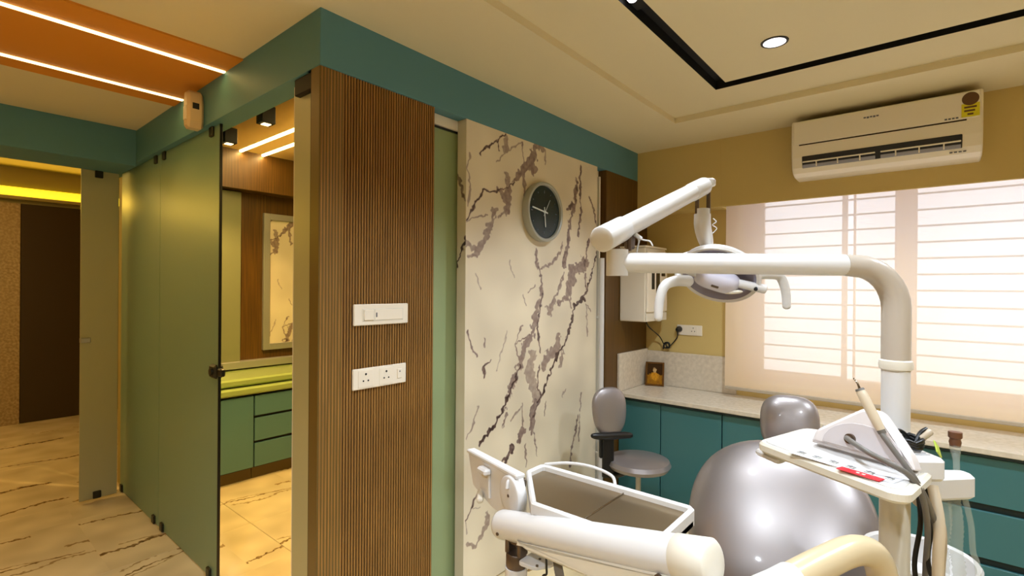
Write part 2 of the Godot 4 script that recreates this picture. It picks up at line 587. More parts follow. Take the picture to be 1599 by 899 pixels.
	_vein(2.305, [0.874, 0.382, 0.782, 0.399, 0.753, 0.444, 0.697, 0.499, 0.623, 0.53, 0.571, 0.57, 0.513, 0.614, 0.471, 0.632], 0.0140, 1)
	_vein(2.305, [0.428, 0.519, 0.405, 0.559, 0.454, 0.604, 0.471, 0.627], 0.0546, 0.4)
	_vein(2.305, [0.486, 0.543, 0.47, 0.59, 0.496, 0.618], 0.0085, 0.8)
	_vein(2.305, [0.471, 0.632, 0.431, 0.66, 0.432, 0.696], 0.0340, 0.6)
	_vein(2.305, [0.513, 0.62, 0.471, 0.643, 0.424, 0.68], 0.0099, 0.8)
	_vein(2.305, [0.362, 0.693, 0.347, 0.712], 0.0382, 0.65)
	_vein(2.305, [0.289, 0.725, 0.246, 0.749], 0.0290, 0.85)
	_vein(2.305, [0.36, 0.627, 0.369, 0.679], 0.0068, 0.6)
	_vein(2.305, [0.448, 0.703, 0.474, 0.764], 0.0068, 0.6)
	_vein(2.305, [0.385, 0.727, 0.394, 0.78], 0.0082, 0.7)
	_vein(2.305, [0.28, 0.657, 0.36, 0.633], 0.0053, 0.5)
	_vein(2.305, [0.82, 0.699, 0.801, 0.744, 0.762, 0.785, 0.754, 0.83], 0.0125, 0.7)
	_vein(2.305, [0.84, 0.701, 0.832, 0.77], 0.0094, 0.6)
	_vein(2.305, [0.849, 0.643, 0.844, 0.689], 0.0078, 0.6)
	_vein(2.305, [0.7, 0.619, 0.681, 0.634], 0.0091, 0.5)
	_vein(2.305, [0.539, 0.638, 0.531, 0.67], 0.0057, 0.5)
	_vein(2.305, [0.077, 0.606, 0.048, 0.644, 0.012, 0.667], 0.0061, 0.6)
	_vein(2.305, [0.532, 0.396, 0.567, 0.413, 0.602, 0.38], 0.0226, 0.5)
	_vein(2.305, [0.638, 0.391, 0.694, 0.378], 0.0205, 0.6)
	_vein(2.305, [0.896, 0.4, 0.908, 0.485], 0.0080, 0.5)
	_vein(2.305, [0.895, 0.394, 0.939, 0.419], 0.0097, 0.6)
	_vein(2.305, [0.134, 0.851, 0.131, 0.869, 0.089, 0.895, 0.06, 0.904, 0.024, 0.887], 0.0162, 0.5)
	_vein(2.305, [0.095, 0.779, 0.039, 0.821, 0.007, 0.839], 0.0073, 0.9)
	_vein(2.305, [0.007, 0.839, 0.016, 0.868], 0.0031, 0.6)
	_vein(2.305, [0.047, 0.823, 0.088, 0.824], 0.0032, 0.5)
func _ready() -> void:
	# ---- camera, sky, exposure
	var cam := Camera3D.new()
	cam.name = "camera"
	cam.position = Vector3(0, 1.5, 0)
	cam.rotation = Vector3(deg_to_rad(-0.05), deg_to_rad(39.927), deg_to_rad(0.431))
	cam.fov = 59.44
	cam.near = 0.02
	cam.far = 200.0
	add_child(cam)
	cam.current = true
	var env := Environment.new()
	env.background_mode = Environment.BG_SKY
	env.sky = Sky.new()
	var air := ProceduralSkyMaterial.new()
	air.sky_top_color = Color(0.93, 0.95, 1.0)
	air.sky_horizon_color = Color(0.95, 0.96, 1.0)
	air.ground_horizon_color = Color(0.95, 0.96, 1.0)
	air.ground_bottom_color = Color(0.88, 0.88, 0.90)
	air.sky_energy_multiplier = 1.0
	air.ground_energy_multiplier = 1.0
	env.sky.sky_material = air
	env.background_energy_multiplier = SKY
	env.tonemap_mode = Environment.TONE_MAPPER_LINEAR
	env.tonemap_exposure = 0.88
	env.sdfgi_enabled = true
	env.ssao_enabled = true
	env.ssil_enabled = true
	var we := WorldEnvironment.new()
	we.name = "world_environment"
	we.environment = env
	add_child(we)

	make_materials()
	build_shell()
	build_partition()
	build_marble_wall()
	build_window()
	build_counter()
	build_back_room()
	build_corridor()
	build_ceiling_things()
	build_wall_things()
	build_stool()
	build_chair()
	build_unit()
	build_operating_lamp()
	build_tray()
	build_instrument_table()

const SKY := 3.2
const LED := 1.0       # strength of the ceiling lamps

func spot(called: String, at: Vector3, aim: Vector3, energy: float, color: Color, size: float, angle: float, parent: Node3D = null) -> void:
	var l := SpotLight3D.new()
	l.name = called
	(parent if parent else self).add_child(l, true)
	l.position = at
	l.basis = Basis.looking_at(aim, Vector3.UP if absf(aim.normalized().y) < 0.95 else Vector3.RIGHT)
	l.light_energy = energy
	l.light_color = color
	l.light_size = size
	l.spot_angle = angle
	l.spot_angle_attenuation = 0.6
	l.spot_range = 12.0
	l.spot_attenuation = 2.0
	l.shadow_enabled = true

func area(called: String, at: Vector3, aim: Vector3, size: Vector2, energy: float, color: Color, up := Vector3.UP) -> void:
	var l := AreaLight3D.new()
	l.name = called
	add_child(l, true)
	l.position = at
	l.basis = Basis.looking_at(aim, up)
	l.area_size = size
	l.light_energy = energy
	l.light_color = color
	l.area_range = 12.0
	l.shadow_enabled = true

# ================================================================ the shell
func csg_box(lo: Vector3, hi: Vector3, parent: Node, op := CSGShape3D.OPERATION_UNION) -> CSGBox3D:
	var b := CSGBox3D.new()
	b.size = hi - lo
	b.position = (lo + hi) / 2.0
	if parent is Node3D and parent != self:
		b.position -= (parent as Node3D).position
	b.operation = op
	return b

func carved(called: String, lo: Vector3, hi: Vector3, material: Material, cuts: Array) -> void:
	var b := csg_box(lo, hi, self)
	b.name = called
	b.material = material
	add_child(b)
	for c in cuts:
		var k := csg_box(c[0], c[1], b, CSGShape3D.OPERATION_SUBTRACTION)
		k.name = "opening"
		k.material = c[2] if c.size() > 2 else material
		b.add_child(k, true)
	b.set_meta("kind", "structure")

func build_shell() -> void:
	var cream: Material = M.paint_cream
	# floor slab with its marble tiles
	var fl := struct("floor", box(Vector3(-8.2, -0.25, -4.2), Vector3(2.5, -0.012, 2.9), 0.0), M.grout)
	var shapes := []
	for v in 4:
		var st := mb()
		tile_mesh(st, 1.198, v)
		st.generate_normals()
		shapes.append(st.commit())
	for i in 9:
		for k in 6:
			var t := MeshInstance3D.new()
			t.name = "tile"
			t.mesh = shapes[(i * 3 + k * 5 + i * k) % 4]
			t.material_override = M.floor_marble
			fl.add_child(t, true)
			t.position = Vector3(-8.1 + 1.2 * i, -0.012, -3.79 + 1.2 * k)
	# ceiling: a shallow tray with a black recessed channel round it
	var black: Material = M.black_metal
	carved("ceiling", Vector3(-4.45, CEIL, ZH), Vector3(2.3, 2.75, 2.7), M.paint_ceiling, [
		[Vector3(-4.46, 2.4, -3.60), Vector3(-1.83, 2.62, -1.06)],
		[Vector3(-1.234, 2.4, -3.03), Vector3(1.75, 2.553, 1.6)],
		[Vector3(-0.892, 2.4, -2.733), Vector3(-0.822, 2.60, 1.3), black],
		[Vector3(1.33, 2.4, -2.733), Vector3(1.40, 2.60, 1.3), black],
		[Vector3(-0.892, 2.4, -2.733), Vector3(1.40, 2.60, -2.663), black],
		[Vector3(-0.892, 2.4, 1.23), Vector3(1.40, 2.60, 1.30), black]])
	struct("ceiling_001", box(Vector3(-4.75, 2.62, -3.8), Vector3(-1.83, 2.78, -1.06), 0.0), M.paint_ceiling)
	struct("ceiling_002", box(Vector3(-7.8, 2.75, -4.2), Vector3(-4.45, 2.95, 2.9), 0.0), M.paint_olive)
	# teal beams
	struct("trim_1", box(Vector3(-1.83, 2.31, ZH), Vector3(XW, 2.60, ZF), 0.002), M.paint_teal)
	struct("trim_2", box(Vector3(-4.75, 2.31, -1.06), Vector3(-1.7265, 2.75, ZF), 0.002), M.paint_teal)
	struct("trim_3", box(Vector3(-4.45, 2.285, ZF), Vector3(-4.055, 2.95, 2.7), 0.002), M.paint_teal)
	# window wall with its header
	struct("trim_4", box(Vector3(-2.0, 2.06, ZB - 0.05), Vector3(-1.115, 2.75, ZH), 0.002), cream)
	struct("trim_5", box(Vector3(-1.116, 2.06, ZH - 0.022), Vector3(2.3, 2.75, ZH), 0.002), cream)
	carved("wall_back", Vector3(-2.0, -0.1, ZB - 0.25), Vector3(2.3, 2.80, ZB), cream, [[Vector3(-1.05, 0.86, ZB - 0.4), Vector3(1.5, 2.26, ZB + 0.1)]])
	struct("wall_right", box(Vector3(2.2, -0.1, -3.95), Vector3(2.4, 2.75, 2.8), 0.0), cream)
	struct("wall_front", box(Vector3(-7.7, -0.1, 2.65), Vector3(2.4, 2.95, 2.85), 0.0), cream)
	# the room behind the partition and the corridor
	struct("wall_left", box(Vector3(-7.75, -0.1, -4.2), Vector3(-7.546, 2.95, 2.85), 0.0), M.paint_olive)
	struct("wall_corridor_side", box(Vector3(-4.75, -0.1, -4.0), Vector3(-4.57, 2.8, ZF - 0.06), 0.0), M.paint_olive)
	struct("wall_corridor_end", box(Vector3(-7.7, -0.1, -4.2), Vector3(-1.8, 2.95, -3.75), 0.0), M.paint_olive)

func tile_mesh(st: SurfaceTool, s: float, v: int) -> void:
	var flip := -1.0 if v % 2 else 1.0
	var off := Vector2(0.27, 0.41) * v
	var c := 0.002
	var uv := func(p: Vector3) -> Vector2: return Vector2(p.x * flip, p.z) / 1.2 + off
	var top := [Vector3(c, 0.012, s - c), Vector3(s - c, 0.012, s - c), Vector3(s - c, 0.012, c), Vector3(c, 0.012, c)]
	var low := [Vector3(0, 0.010, s), Vector3(s, 0.010, s), Vector3(s, 0.010, 0), Vector3(0, 0.010, 0)]
	var base := [Vector3(0, 0, s), Vector3(s, 0, s), Vector3(s, 0, 0), Vector3(0, 0, 0)]
	var faces := [[top[0], top[1], top[2], top[3]]]
	for i in 4:
		var j := (i + 1) % 4
		faces.append([low[i], low[j], top[j], top[i]])
		faces.append([base[i], base[j], low[j], low[i]])
	for f in faces:
		for k in [0, 2, 1, 0, 3, 2]:
			st.set_uv(uv.call(f[k]))
			st.add_vertex(f[k])

# ================================================================ frosted glass partition with the doorway
func fitting(parent: Node3D, at: Vector3, along_x := true, h := 0.05, w := 0.045) -> void:
	var st := mb()
	var e := Vector3(w / 2, h / 2, 0.018) if along_x else Vector3(0.018, h / 2, w / 2)
	bx(st, at - e, at + e, 0.004)
	part("patch_fitting", st, M.fitting_steel, parent)

func glass_sheet(called: String, label: String, lo: Vector3, hi: Vector3, m: Material) -> Node3D:
	var t := thing(called, label, "glass panel", Vector3((lo.x + hi.x) / 2, lo.y, (lo.z + hi.z) / 2))
	part("glass", box(lo, hi, 0.0015), m, t)
	return t

func build_partition() -> void:
	var a := glass_sheet("glass_panel", "narrow fixed frosted green glass panel in the far corner of the partition", Vector3(-4.555, 0.006, ZG - 0.006), Vector3(-3.677, 2.31, ZG + 0.006), M.frosted_green)
	for p in [[-3.75, 2.285], [-3.75, 0.03], [-4.50, 0.03]]:
		fitting(a, Vector3(p[0], p[1], ZG))
	var b := glass_sheet("glass_panel", "frosted green glass panel beside the open doorway, with a lock on its edge", Vector3(-3.671, 0.006, ZG - 0.006), Vector3(-2.749, 2.31, ZG + 0.006), M.frosted_green)
	for p in [[-3.59, 2.285], [-3.59, 0.03], [-2.84, 2.285], [-2.84, 0.03]]:
		fitting(b, Vector3(p[0], p[1], ZG))
	var st := mb()
	bx(st, Vector3(-2.83, 1.03, ZG - 0.022), Vector3(-2.752, 1.10, ZG + 0.022), 0.01)
	lathe(st, [Vector2(0, 0), Vector2(0.018, 0), Vector2(0.018, 0.012), Vector2(0, 0.014)], Transform3D(Basis(Vector3.RIGHT, PI / 2), Vector3(-2.785, 1.065, ZG + 0.02)), 14)
	bx(st, Vector3(-2.752, 1.045, ZG - 0.012), Vector3(-2.70, 1.085, ZG + 0.012), 0.006)
	part("door_lock", st, M.fitting_steel, b)
	# polished bright edge of the leaf
	part("polished_edge", box(Vector3(-2.7495, 0.006, ZG - 0.0065), Vector3(-2.743, 2.31, ZG + 0.0065), 0.001), M.black_plastic, b)
	var c := glass_sheet("glass_panel", "slim pale frosted glass strip between the doorway and the timber column", Vector3(-1.978, 0.006, ZG - 0.008), Vector3(-1.792, 2.30, ZG + 0.008), M.frosted_pale)
	part("patch_fitting", box(Vector3(-1.937, 2.245, ZG - 0.03), Vector3(-1.80, 2.3095, ZG + 0.03), 0.003), M.black_metal, c)
	part("polished_edge", box(Vector3(-1.983, 0.006, ZG - 0.008), Vector3(-1.978, 2.30, ZG + 0.008), 0.001), M.plate_white, c)
	var d := glass_sheet("glass_panel", "pale frosted glass pane at right angles to the partition, at the corridor opening", Vector3(-4.456, 0.02, -0.952), Vector3(-4.444, 2.285, -0.745), M.frosted_pale)
	fitting(d, Vector3(-4.45, 2.262, -0.84), false)
	fitting(d, Vector3(-4.45, 0.045, -0.84), false)
	part("handle_plate", box(Vector3(-4.47, 1.10, -0.80), Vector3(-4.43, 1.135, -0.745), 0.004), M.aluminium, d)

# ================================================================ timber column, marble sliding panel, clock, plates
func build_marble_wall() -> void:
	var t := thing("fluted_column", "wide timber wall column of narrow vertical flutes beside the doorway", "wall panel", Vector3(-1.76, 0, -1.24))
	part("body", box(Vector3(-1.80, 0, -1.519), Vector3(-1.7335, 2.31, ZF - 0.004), 0.001), M.groove, t)
	part("jamb", box(Vector3(-1.791, 0, -1.06), Vector3(-1.7275, 2.31, ZF), 0.002), M.jamb_timber, t)
	var st := mb()
	var n := 44
	for i in n:
		var z := ZF - 0.003 - (i + 0.5) * (0.552 / n)
		bx(st, Vector3(-1.7345, 0.001, z - 0.0039), Vector3(XW, 2.309, z + 0.0039), 0.002)
	var s := part("slat_panel", st, M.timber, t)
	s.set_meta("kind", "stuff")
	# fixed glass behind the sliding panel, seen in the gaps on both sides of it
	var g := glass_sheet("glass_panel", "tall frosted glass sheet in the gaps either side of the marble panel", Vector3(-1.824, 0.0, -3.06), Vector3(-1.812, 2.262, -1.519), M.frosted_mint)
	part("top_rail", box(Vector3(-1.83, 2.262, -3.06), Vector3(-1.787, 2.31, -1.519), 0.002), M.plate_white, g)
	part("rail_seal", box(Vector3(-1.812, 2.254, -3.06), Vector3(-1.80, 2.262, -1.519), 0.001), M.black_plastic, g)
	part("edge_profile", box(Vector3(-1.80, 0.0, -3.035), Vector3(-1.755, 2.262, -3.02), 0.002), M.plate_white, g)
	# the panel itself
	var m := thing("marble_panel", "tall white marble sliding panel with brown and mauve veins, behind the clock", "marble panel", Vector3(-1.756, 0.01, -2.327))
	st = mb()
	var lo := Vector3(-1.786, 0.01, -2.940)
	var hi := Vector3(XW, 2.309, -1.713)
	var uv := func(p: Vector3) -> Vector2: return Vector2((p.z + 1.713) / -1.227 + (p.x - XW) * 0.8, (2.31 - p.y) / 2.305)
	var c := [Vector3(hi.x, lo.y, hi.z), Vector3(hi.x, lo.y, lo.z), Vector3(hi.x, hi.y, lo.z), Vector3(hi.x, hi.y, hi.z), Vector3(lo.x, lo.y, hi.z), Vector3(lo.x, lo.y, lo.z), Vector3(lo.x, hi.y, lo.z), Vector3(lo.x, hi.y, hi.z)]
	for f in [[0, 1, 2, 3], [4, 0, 3, 7], [1, 5, 6, 2], [5, 4, 7, 6], [3, 2, 6, 7], [4, 5, 1, 0]]:
		for k in [0, 2, 1, 0, 3, 2]:
			st.set_uv(uv.call(c[f[k]]))
			st.add_vertex(c[f[k]])
	part("slab", st, M.marble, m)
	solo("timber_column", box(Vector3(-1.83, 0, ZB + 0.001), Vector3(XW, 2.31, -3.062), 0.002), M.dark_timber, "plain dark timber column between the marble panel and the window wall", "column")
	# white pipe added to stand for the brightly lit glass gap beside the marble
	st = mb()
	tube(st, [Vector3(-1.695, 0.03, -2.953), Vector3(-1.695, 1.70, -2.953)], 0.018, 14)
	for y in [0.4, 1.3]:
		bx(st, Vector3(-1.726, y, -2.975), Vector3(-1.70, y + 0.015, -2.939), 0.002)
	solo("lit_gap_pipe", st, M.plastic_white, "thin white vertical pipe added for the lit glass gap along the far edge of the marble panel", "pipe")
	build_clock()
	build_plates()

func build_clock() -> void:
	var t := thing("wall_clock", "round wall clock with dark teal face and grey rim hung on the marble panel", "clock", Vector3(XW, 1.928, -2.305), PI / 2)
	var out := Transform3D(Basis(Vector3.RIGHT, PI / 2), Vector3.ZERO)
	var st := mb()
	lathe(st, [Vector2(0.150, 0.0), Vector2(0.166, 0.002), Vector2(0.170, 0.036), Vector2(0.166, 0.046), Vector2(0.158, 0.049), Vector2(0.151, 0.044), Vector2(0.149, 0.030)], out, 48)
	part("rim", st, M.clock_rim, t, false)
	st = mb()
	lathe(st, [Vector2(0.0, 0.001), Vector2(0.151, 0.001), Vector2(0.151, 0.031), Vector2(0.0, 0.031)], out, 48)
	part("face", st, M.clock_face, t, false)
	st = mb()
	for h in 12:
		st = mb()
		var a := TAU * h / 12.0
		var long := 0.016 if h % 3 == 0 else 0.007
		bx(st, Vector3(-0.0022, 0.122 - long, 0.031), Vector3(0.0022, 0.122, 0.0325), 0.0004, Transform3D(Basis(Vector3(0, 0, 1), -a), Vector3.ZERO))
		part("hour_mark", st, M.grey_print, t, false)
	for h in [["minute_hand", 278.0, 0.118, 0.0042, 0.036], ["hour_hand", 174.0, 0.085, 0.0036, 0.034], ["second_hand", 32.0, 0.085, 0.0014, 0.038]]:
		st = mb()
		bx(st, Vector3(-h[3], -0.028, h[4]), Vector3(h[3], h[2], h[4] + 0.0015), 0.0005, Transform3D(Basis(Vector3(0, 0, 1), -deg_to_rad(h[1])), Vector3.ZERO))
		if h[0] == "minute_hand":
			lathe(st, [Vector2(0, 0.031), Vector2(0.007, 0.031), Vector2(0.007, 0.041), Vector2(0, 0.042)], out, 12)
		part(h[0], st, M.clock_hand, t, false)

func build_plates() -> void:
	var x := XW
	var t := thing("switch_plate", "upper white wall plate with a rocker switch, on the fluted timber", "switch", Vector3(x, 1.345, -1.232))
	part("plate", box(Vector3(x, 1.346, -1.362), Vector3(x + 0.011, 1.430, -1.101), 0.003), M.plate_white, t)
	part("surround", box(Vector3(x + 0.010, 1.362, -1.335), Vector3(x + 0.0125, 1.412, -1.138), 0.001), M.plastic_cream, t)
	part("rocker_switch", box(Vector3(x + 0.011, 1.366, -1.188), Vector3(x + 0.017, 1.408, -1.144), 0.002), M.plate_white, t)
	part("blank_cover", box(Vector3(x + 0.011, 1.366, -1.331), Vector3(x + 0.014, 1.408, -1.195), 0.001), M.plate_white, t)
	part("indicator_lamp", box(Vector3(x + 0.0135, 1.378, -1.205), Vector3(x + 0.0155, 1.396, -1.199), 0.0005), M.grey_print, t)
	t = thing("socket_plate", "lower white wall plate with two power sockets, on the fluted timber", "socket", Vector3(x, 1.095, -1.226))
	part("plate", box(Vector3(x, 1.096, -1.354), Vector3(x + 0.011, 1.178, -1.099), 0.003), M.plate_white, t)
	for s in [-1.155, -1.252]:
		part("socket_face", box(Vector3(x + 0.010, 1.103, s - 0.034), Vector3(x + 0.0125, 1.171, s + 0.034), 0.001), M.plate_white, t)
		var st := mb()
		for h in [[0.018, 0.0, 0.0045], [-0.008, 0.011, 0.0035], [-0.008, -0.011, 0.0035]]:
			lathe(st, [Vector2(0, 0), Vector2(h[2], 0), Vector2(h[2], 0.003), Vector2(0, 0.003)], Transform3D(Basis(Vector3(0, 0, 1), -PI / 2), Vector3(x + 0.0105, 1.137 + h[0], s + h[1])), 10)
		part("pin_holes", st, M.black_plastic, t)
	part("rocker_switch", box(Vector3(x + 0.010, 1.118, -1.330), Vector3(x + 0.015, 1.158, -1.306), 0.002), M.plate_white, t)
	part("indicator_lamp", box(Vector3(x + 0.0145, 1.144, -1.321), Vector3(x + 0.016, 1.150, -1.315), 0.0005), M.grey_print, t)

# ================================================================ window, bars, blind, air conditioner
func build_window() -> void:
	var z := ZB - 0.19
	var t := thing("window_1", "", "window", Vector3(0.2, 0.90, z))
	t.remove_meta("label")
	t.remove_meta("category")
	t.set_meta("kind", "structure")
	var st := mb()
	frame4(st, Vector2(-1.05, 0.86), Vector2(1.5, 2.26), 0.06, z - 0.05, z + 0.05)
	part("window_frame", st, M.window_frame, t)
	st = mb()
	bx(st, Vector3(-1.0, 0.91, z - 0.045), Vector3(-0.955, 2.21, z + 0.03), 0.002)
	bx(st, Vector3(-0.175, 0.91, z - 0.045), Vector3(-0.108, 2.21, z + 0.045), 0.002)
	bx(st, Vector3(0.72, 0.91, z - 0.045), Vector3(0.79, 2.21, z + 0.045), 0.002)
	part("mullion", st, M.window_frame, t)
	for p in [[-0.955, -0.43, 0.0], [-0.40, -0.175, -0.02], [-0.108, 0.72, 0.0], [0.79, 1.46, 0.0]]:
		st = mb()
		frame4(st, Vector2(p[0], 0.905), Vector2(p[1], 2.23), 0.03 if p[1] - p[0] > 0.3 else 0.012, z - 0.018 + p[2], z + 0.018 + p[2])
		var s := part("sash", st, M.window_frame, t)
		part("pane", box(Vector3(p[0] + 0.012, 0.92, z - 0.003 + p[2]), Vector3(p[1] - 0.012, 2.22, z + 0.003 + p[2]), 0.0), M.clear_pane, s)
	var g := thing("window_grille", "row of thin horizontal security bars outside the window behind the blind", "grille", Vector3(0.2, 0.86, z - 0.10))
	for i in 14:
		st = mb()
		var y := 0.90 + 0.1 * i
		tube(st, [Vector3(-1.04, y, z - 0.12), Vector3(1.49, y, z - 0.12)], 0.0062, 8)
		part("bar", st, M.outside_bars, g)
	# roller blind
	var b := thing("roller_blind", "cream translucent roller blind drawn down over the whole window", "blind", Vector3(0.2, 0.82, ZH - 0.03))
	var cl := mb()
	quad(cl, Vector3(-1.09, 0.842, ZH - 0.036), Vector3(1.55, 0.842, ZH - 0.036), Vector3(1.55, 2.20, ZH - 0.036), Vector3(-1.09, 2.20, ZH - 0.036))
	part("cloth", cl, M.blind_cloth, b)
	part("bottom_bar", box(Vector3(-1.09, 0.822, ZH - 0.043), Vector3(1.55, 0.844, ZH - 0.029), 0.004), M.hose_beige, b)
	st = mb()
	tube(st, [Vector3(-1.09, 2.20, ZH - 0.055), Vector3(1.55, 2.20, ZH - 0.055)], 0.019, 16)
	part("roller", st, M.hose_beige, b)
	# air conditioner
	var x0 := -0.650
	var x1 := 0.178
	t = thing("air_conditioner", "white split air conditioner mounted high on the wall above the blind", "air conditioner", Vector3(-0.236, 2.165, ZH))
	var prof := [Vector2(0, 0.0), Vector2(0.12, 0.004), Vector2(0.165, 0.020), Vector2(0.188, 0.048), Vector2(0.201, 0.105), Vector2(0.204, 0.16), Vector2(0.204, 0.30), Vector2(0.196, 0.318), Vector2(0.17, 0.324), Vector2(0, 0.324)]
	var side := Transform3D(Basis(Vector3(0, 0, 1), Vector3.UP, Vector3.RIGHT * -1.0), Vector3(x1, 2.165, ZH))
	st = mb()
	prism(st, prof, x1 - x0, side, 0.006)
	part("body", st, M.plate_white, t)
	part("front_panel", box(Vector3(x0 + 0.012, 2.346, ZH + 0.202), Vector3(x1 - 0.012, 2.478, ZH + 0.210), 0.004), M.plate_white, t)
	part("panel_joint", box(Vector3(x0 + 0.04, 2.338, ZH + 0.2015), Vector3(x1 - 0.06, 2.345, ZH + 0.2065), 0.001), M.brown_display, t)
	# air outlet along the curved lower front
	var tilt := Transform3D(Basis(Vector3.RIGHT, 0.26), Vector3(0, 2.243, ZH + 0.190))
	st = mb()
	bx(st, Vector3(x0 + 0.055, -0.034, -0.012), Vector3(x1 - 0.075, 0.034, 0.008), 0.003, tilt)
	part("air_outlet", st, M.black_plastic, t)
	for s in [[x0 + 0.058, -0.248], [-0.225, x1 - 0.08]]:
		st = mb()
		bx(st, Vector3(s[0], -0.033, 0.004), Vector3(s[1], -0.014, 0.011), 0.002, tilt)
		part("outlet_flap", st, M.plastic_grey, t)
		st = mb()
		bx(st, Vector3(s[0], -0.002, 0.004), Vector3(s[1], 0.006, 0.014), 0.002, tilt)
		for k in 3:
			var xx: float = lerpf(s[0], s[1], 0.2 + 0.3 * k)
			bx(st, Vector3(xx - 0.003, -0.03, 0.004), Vector3(xx + 0.003, 0.006, 0.012), 0.001, tilt)
		part("louvre", st, M.plate_white, t)
	part("energy_sticker", box(Vector3(0.098, 2.353, ZH + 0.2095), Vector3(0.165, 2.418, ZH + 0.2112), 0.0003), M.yellow_sticker, t)
	st = mb()
	lathe(st, [Vector2(0, 0), Vector2(0.032, 0), Vector2(0.032, 0.0016), Vector2(0, 0.0016)], Transform3D(Basis(Vector3.RIGHT, PI / 2), Vector3(0.131, 2.440, ZH + 0.2098)), 24)
	part("rating_emblem", st, M.brown_print, t)
	st = mb()
	for k in [[0.108, 2.395, 0.046], [0.108, 2.378, 0.040], [0.120, 2.361, 0.022]]:
		bx(st, Vector3(k[0], k[1], ZH + 0.211), Vector3(k[0] + k[2], k[1] + 0.009, ZH + 0.2118), 0.0002)
	part("sticker_print", st, M.brown_print, t).set_meta("kind", "stuff")
	st = mb()
	for k in 5:
		bx(st, Vector3(-0.30 + k * 0.014, 2.432 - (k % 2) * 0.002, ZH + 0.2096), Vector3(-0.289 + k * 0.014, 2.440, ZH + 0.2108), 0.0002)
	part("maker_mark", st, M.grey_print, t).set_meta("kind", "stuff")
	st = mb()
	for k in 4:
		bx(st, Vector3(0.035 + k * 0.014, 2.352, ZH + 0.2096), Vector3(0.045 + k * 0.014, 2.360, ZH + 0.2108), 0.0002)
	part("panel_print", st, M.grey_print, t).set_meta("kind", "stuff")
	st = mb()
	for k in 4:
		bx(st, Vector3(0.055 + k * 0.017, 2.190, ZH + 0.178), Vector3(0.067 + k * 0.017, 2.196, ZH + 0.1835), 0.001)
	part("model_mark", st, M.grey_print, t).set_meta("kind", "stuff")

